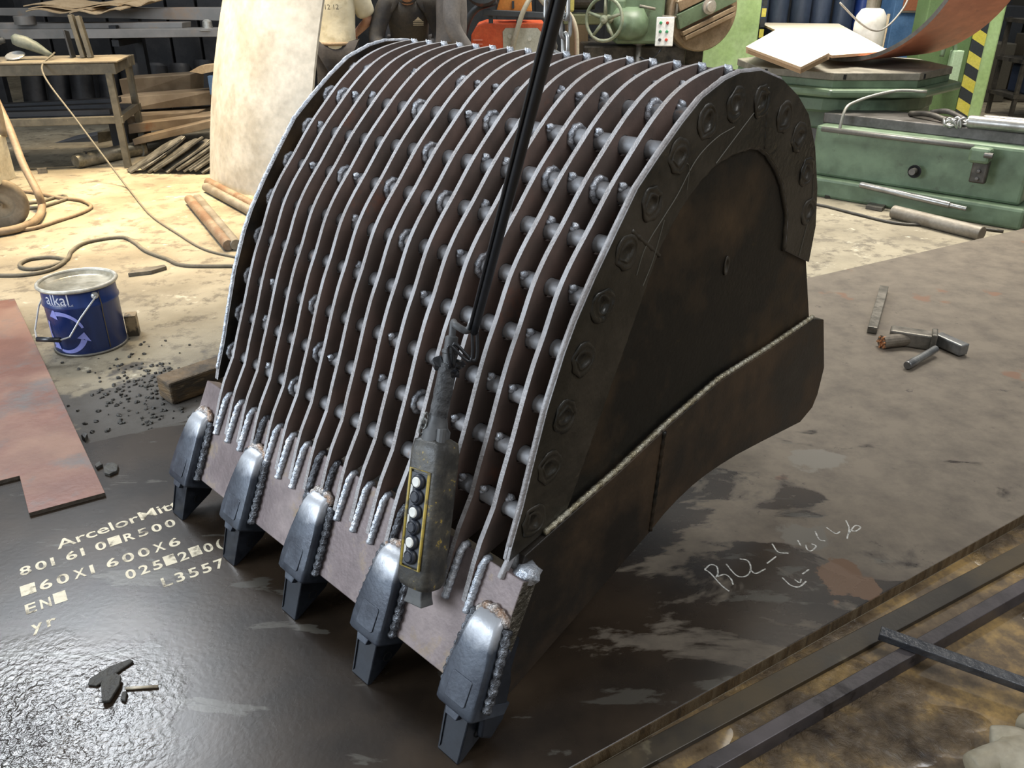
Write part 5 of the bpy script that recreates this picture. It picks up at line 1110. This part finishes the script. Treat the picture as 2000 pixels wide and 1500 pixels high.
MB().prism([(-.10, 1.20), (.22, 1.19), (.20, 1.46), (-.02, 1.46)], lambda u, v, w_: (u, w_, v), .05, .40).build('wire_feeder', M_OR2, WD, bevel=.01); MB().box((.05, .04, 1.25), (.02, .02, .06)).build('latch', M_GD, WD)
MB().lathe([(.15, 0), (.16, .02), (.16, .10), (.10, .12)], (-.22, .0, 1.38), 26, rotx(R(70))).build('wire_spool', M_GD, WD)
MB().tube(cr([(-.42, .1, .75), (-.40, .1, 1.0), (-.30, .05, 1.2), (-.10, .0, 1.28)], 6), .03, 12).build('corrugated_hose', M_GD, WD, smooth=True)
MB().tube(cr([(.02, -.05, .75), (.06, -.08, .95), (.14, -.08, 1.20), (.24, -.02, 1.33), (.34, .0, 1.25)], 6), .022, 10).build('torch_lead', mat('lead_tan', (.30, .27, .20), rough=(.6, .7)), WD, smooth=True)
MB().box((0, .28, .50), (.72, .6, .06)).build('cart_deck', M_GD, WD)
for x in (-.28, .28):
    for y in (.06, .5): MB().lathe([(.12, -.03), (.14, 0), (.12, .03)], (x, y, .14), 20, roty(pi/2)).build('cart_wheel', M_BLACK, WD); MB().bar((x, y, .12), (x, y, .5), .03, .03, (1, 0, 0)).build('cart_leg', M_GD, WD)
# ================================================================== people behind the bucket
def skinned(name, J, E, m, parent, sub=2):
    names = list(J); me = bpy.data.meshes.new(name); me.from_pydata([J[k][0] for k in names], [(names.index(a), names.index(b)) for a, b in E], []); me.update()
    me.materials.append(m); o = bpy.data.objects.new(name, me); COL.objects.link(o); o.parent = parent
    md = o.modifiers.new('skin', 'SKIN'); md.use_smooth_shade = True; md.branch_smoothing = .6
    for i, k in enumerate(names):
        r = J[k][1]; me.skin_vertices[0].data[i].radius = (r, r) if not isinstance(r, tuple) else r; me.skin_vertices[0].data[i].use_root = (i == 0)
    sb = o.modifiers.new('sub', 'SUBSURF'); sb.levels = sub; sb.render_levels = sub
    return o
M_SKIN = mat('skin', (.46, .25, .17), (.52, .30, .21), s=14, rough=(.45, .6)); M_HAIR = mat('dark_hair', (.03, .022, .018), rough=(.5, .7))
def person(loc, rz, label, shirt, trous, P, sleeves='long', hands=True):
    """P: joint positions in the person's own frame (x right, -y facing, z up)"""
    t = empty('person', loc, rz, label, 'person')
    L = ('l', 'r'); J = {}; E = []
    J['pelvis'] = (P['pelvis'], .085); J['belly'] = (P['belly'], .085); J['chest'] = (P['chest'], .105); J['neck0'] = (P['neck0'], .075); J['neck'] = (P['neck'], .058); J['jaw'] = (P['jaw'], .074); J['skull'] = (P['skull'], .098); J['crown'] = (P['crown'], .07)
    E += [('pelvis', 'belly'), ('belly', 'chest'), ('chest', 'neck0'), ('neck0', 'neck'), ('neck', 'jaw'), ('jaw', 'skull'), ('skull', 'crown')]
    for s in L:
        for k, r in (('sh', .068), ('el', .047), ('wr', .031), ('pa', .036), ('hip', .088), ('kn', .062), ('an', .042), ('toe', .036)): J[k+s] = (P[k+s], r)
        E += [('chest', 'sh'+s), ('sh'+s, 'el'+s), ('el'+s, 'wr'+s), ('wr'+s, 'pa'+s), ('pelvis', 'hip'+s), ('hip'+s, 'kn'+s), ('kn'+s, 'an'+s), ('an'+s, 'toe'+s)]
    body = skinned('body', J, E, M_SKIN, t)
    # shirt: lofted torso plus sleeves
    sh = MB(); sp = [V(*P['pelvis']), V(*P['belly']), V(*P['chest']), V(*P['neck0'])]
    sp = [sp[0]+(sp[0]-sp[1])*.35]+sp; sp.insert(4, sp[3].lerp(sp[4], .62)); rad = [(.178, .135), (.176, .132), (.172, .128), (.200, .138), (.165, .105), (.072, .066)]
    rings = []; n_ = 20
    for i, c_ in enumerate(sp):
        d = (sp[min(i+1, 5)]-sp[max(i-1, 0)]).normalized(); fy = d.cross(V(1, 0, 0)).normalized()
        rings.append([c_+V(cos(2*pi*k/n_)*rad[i][0], 0, 0)+fy*sin(2*pi*k/n_)*rad[i][1]*(1+.05*noise.noise(V(k*.8, i*1.3, loc[0]*5))) for k in range(n_)])
    lo = loft(rings); sh.add(lo.v, lo.f)
    for s in L:
        a_, b_, c_ = V(*P['sh'+s]), V(*P['el'+s]), V(*P['wr'+s]); ch_ = V(*P['chest'])
        if sleeves == 'long': sh.tube(cr([a_.lerp(ch_, .35), a_, b_, c_], 5), [.10+(.058-.10)*(i/15)**.8 for i in range(16)], 14)
        else: sh.tube(cr([a_.lerp(ch_, .35), a_, a_.lerp(b_, .9)], 5), [.10, .10, .10, .098, .096, .094, .092, .09, .088, .086, .084], 14)
    o_ = sh.build('shirt', shirt, t, smooth=True); sb = o_.modifiers.new('sub', 'SUBSURF'); sb.levels = 1; sb.render_levels = 1
    Jt = {'pelvis': (P['pelvis'], .150)}; Et = []
    for s in L:
        for k, r in (('hip', .112), ('kn', .088), ('an', .072)): Jt[k+s] = (P[k+s], r)
        Et += [('pelvis', 'hip'+s), ('hip'+s, 'kn'+s), ('kn'+s, 'an'+s)]
    skinned('trousers', Jt, Et, trous, t)
    for s in L:
        a, b = V(*P['an'+s]), V(*P['toe'+s]); skinned('shoe', {'h': (a+V(0, .04, -.05), .052), 'm': ((a+b)/2+V(0, 0, -.03), .055), 't': (b, .045)}, [('h', 'm'), ('m', 't')], M_BLACK, t)
        w_, p = V(*P['wr'+s]), V(*P['pa'+s]); d = (p-w_).normalized(); sd = d.cross(V(0, 1, .2)).normalized()
        for k, (o_, l_) in enumerate(((-.030, .075), (-.010, .088), (.010, .082), (.030, .065))):
            q = p+sd*o_; skinned('finger', {'a': (q, .011), 'b': (q+d*l_*.5+V(0, -.01, -.006), .010), 'c': (q+d*l_*.85+V(0, -.018, -.02), .0085)}, [('a', 'b'), ('b', 'c')], M_SKIN, t, 1)
        q = w_.lerp(p, .4)+sd*-.03; skinned('thumb', {'a': (q, .013), 'b': (q+sd*-.025+d*.03, .011), 'c': (q+sd*-.03+d*.06, .009)}, [('a', 'b'), ('b', 'c')], M_SKIN, t, 1)
    # head features
    sk, jw = V(*P['skull']), V(*P['jaw']); f = V(*P['face']).normalized(); up = (sk-jw).normalized(); rt = f.cross(up).normalized(); c_ = sk.lerp(jw, .35)
    def h(u, v, w_): return c_+rt*u+up*v+f*w_
    MB().ball(h(0, -.005, .100), .017, 10, (1, 1, 1.5)).ball(h(0, .02, .095), .012, 8).build('nose', M_SKIN, t, smooth=True)
    MB().tube(cr([h(-.028, -.052, .082), h(0, -.050, .094), h(.028, -.052, .082)], 4), .006, 8).build('mouth', mat('lips', (.34, .14, .11), rough=(.4, .5)), t, smooth=True)
    for s in (-1, 1):
        MB().ball(h(s*.094, .0, .0), .03, 10, (.4, .8, 1.1)).build('ear', M_SKIN, t, smooth=True); MB().ball(h(s*.035, .03, .085), .012, 10).build('eye', mat('eye', (.5, .48, .45), rough=(.2, .3)), t, smooth=True)
        MB().tube([h(s*.018, .05, .092), h(s*.055, .05, .080)], .006, 6).build('eyebrow', M_HAIR, t, smooth=True)
    skinned('hair', {'a': (sk+up*.03-f*.015, .105), 'b': (V(*P['crown'])-f*.01, .082), 'c': (sk-f*.045-up*.01, .088)}, [('a', 'b'), ('a', 'c')], M_HAIR, t)
    return t
def std(lean=0, arm='down', h=1.0):
    c_, s_ = cos(lean), sin(lean); pz = .93
    def T(x, y, z): return (x, (y*c_-(z-pz)*s_), pz+(z-pz)*c_+y*s_)
    P = dict(pelvis=(0, 0, pz), belly=T(0, -.01, 1.10), chest=T(0, 0, 1.32), neck0=T(0, .01, 1.47), neck=T(0, -.01, 1.53), jaw=T(0, -.05, 1.60), skull=T(0, -.03, 1.69), crown=T(0, 0, 1.75), face=(0, -1, -.25-lean*.4))
    for s, k in (('l', -1), ('r', 1)):
        P['sh'+s] = T(k*.185, .0, 1.41)
        P['hip'+s] = (k*.095, 0, .88); P['kn'+s] = (k*.10, -.03, .49); P['an'+s] = (k*.105, .0, .10); P['toe'+s] = (k*.12, -.15, .035)
        sh = Vector(P['sh'+s])
        if arm == 'down': P['el'+s] = sh+V(k*.09, .04, -.28); P['wr'+s] = sh+V(k*.10, -.10, -.50); P['pa'+s] = sh+V(k*.10, -.14, -.58)
        else: P['el'+s] = sh+V(k*.10, -.06, -.27); P['wr'+s] = sh+V(k*-.02, -.24, -.38); P['pa'+s] = sh+V(k*-.05, -.31, -.40)
    return {k: tuple(v) if k != 'face' else v for k, v in P.items()}
M_TS = mat('pale_tshirt', (.60, .55, .40), (.66, .62, .48), s=7, rough=(.75, .9), c=(.42, .36, .22), cs=4, cthr=(.56, .7), bump=.25, bs=14)
M_PT = mat('dark_work_trousers', (.035, .033, .036), (.055, .05, .05), s=8, rough=(.75, .9), bump=.25, bs=16)
M_PO = mat('dark_polo', (.035, .036, .042), (.075, .068, .06), s=4, rough=(.75, .9), bump=.2, bs=15)
M_OV = mat('grey_overall', (.115, .105, .10), (.155, .14, .13), s=5, rough=(.75, .9), bump=.2, bs=14)
p1 = person(V(-1.52, 7.75, FZ), pi+.1, 'person in a pale T-shirt and dark trousers seen from behind beside the pale plate', M_TS, M_PT, std(.12, 'fore'), 'short')
# waistband and shirt print
MB().tube([V(.148*cos(2*pi*k/24), .135*sin(2*pi*k/24), .965) for k in range(24)], .014, 8, closed=True).build('waistband', mat('belt_tan', (.30, .22, .14), rough=(.6, .7)), p1, smooth=True)
M_INK = mat('shirt_ink', (.06, .055, .05), rough=(.7, .8))
vs, fs = text_mesh('12 12', .055); b = MB(); b.add([V(-.02-(v.x-.0)*-1*-1+.0, 0, 0)*0+V(.06-v.x*-1*-1, .168+.0, 1.235+v.y) for v in vs], fs); b.build('shirt_print', M_INK, p1)
p2 = person(V(-.94, 8.28, FZ), .1, 'person in a dark polo with a red collar lining leaning forward behind the bucket', M_PO, M_PT, std(.82, 'fore'), 'long')
ck = V(*std(.82)['neck0']); cf = V(0, -.75, -.6).normalized()
ctr = ck+V(0, -.03, .02)
MB().tube([ctr+V(.078*cos(t), -.055*sin(t)*.8, .045*sin(t)*-.9+.0) for t in [2*pi*k/20 for k in range(20)]], .016, 8, closed=True).build('collar', M_PO, p2, smooth=True)
MB().tube([ctr+V(.066*cos(t), -.046*sin(t)*.8, .012-.04*sin(t)) for t in [2*pi*k/20 for k in range(20)]], .012, 8, closed=True).build('collar_lining', mat('collar_red', (.40, .03, .035), rough=(.6, .7)), p2, smooth=True)
M_LG = mat('logo_cream', (.50, .44, .32), rough=(.7, .8))
cp2 = Vector(std(.82)['chest']); nrm = V(0, -cos(.82)*.95, -sin(.82)*.6).normalized()
lg = MB(); 
q = cp2+V(.085, 0, -.02)+V(0, -.80, -.25).normalized()*.172
ex, ez = V(1, 0, 0), V(0, -.3, .95)
for i, (u0, u1, v0, v1) in enumerate(((-.045, .045, 0, .007), (-.045, .045, -.014, -.007), (-.045, .045, -.028, -.021))): lg.add([q+ex*u0+ez*v0, q+ex*u1+ez*v0, q+ex*u1+ez*v1, q+ex*u0+ez*v1], [(0, 1, 2, 3)])
lg.add([q+ex*-.035+ez*.012, q+ex*.035+ez*.012, q+ex*.012+ez*.032, q+ez*.045, q+ex*-.015+ez*.028], [(0, 1, 2, 3, 4)]); lg.build('chest_logo', M_LG, p2)
p3 = person(V(-.53, 7.70, FZ), pi/2+.2, 'person in grey overalls standing closest to the orange welding machine', M_OV, M_OV, std(.05, 'down'), 'long')
# red-orange rack between the two people
g = empty('orange_trolley', V(-1.05, 9.0, FZ), 0, 'orange tube-frame trolley visible between the two workers', 'trolley')
for x in (-.12, .14): MB().bar((x, 0, 0), (x, 0, 1.35), .04, .04, (1, 0, 0)).build('frame_tube', M_OR, g)
for z in (.6, .92, 1.12): MB().box((0, .1, z), (.32, .3, .03)).build('tray', mat('tray_tan', (.36, .24, .14), rough=(.6, .7)), g)
MB().box((0, .45, .8), (.5, .3, 1.6)).build('dark_case', M_DK, g)
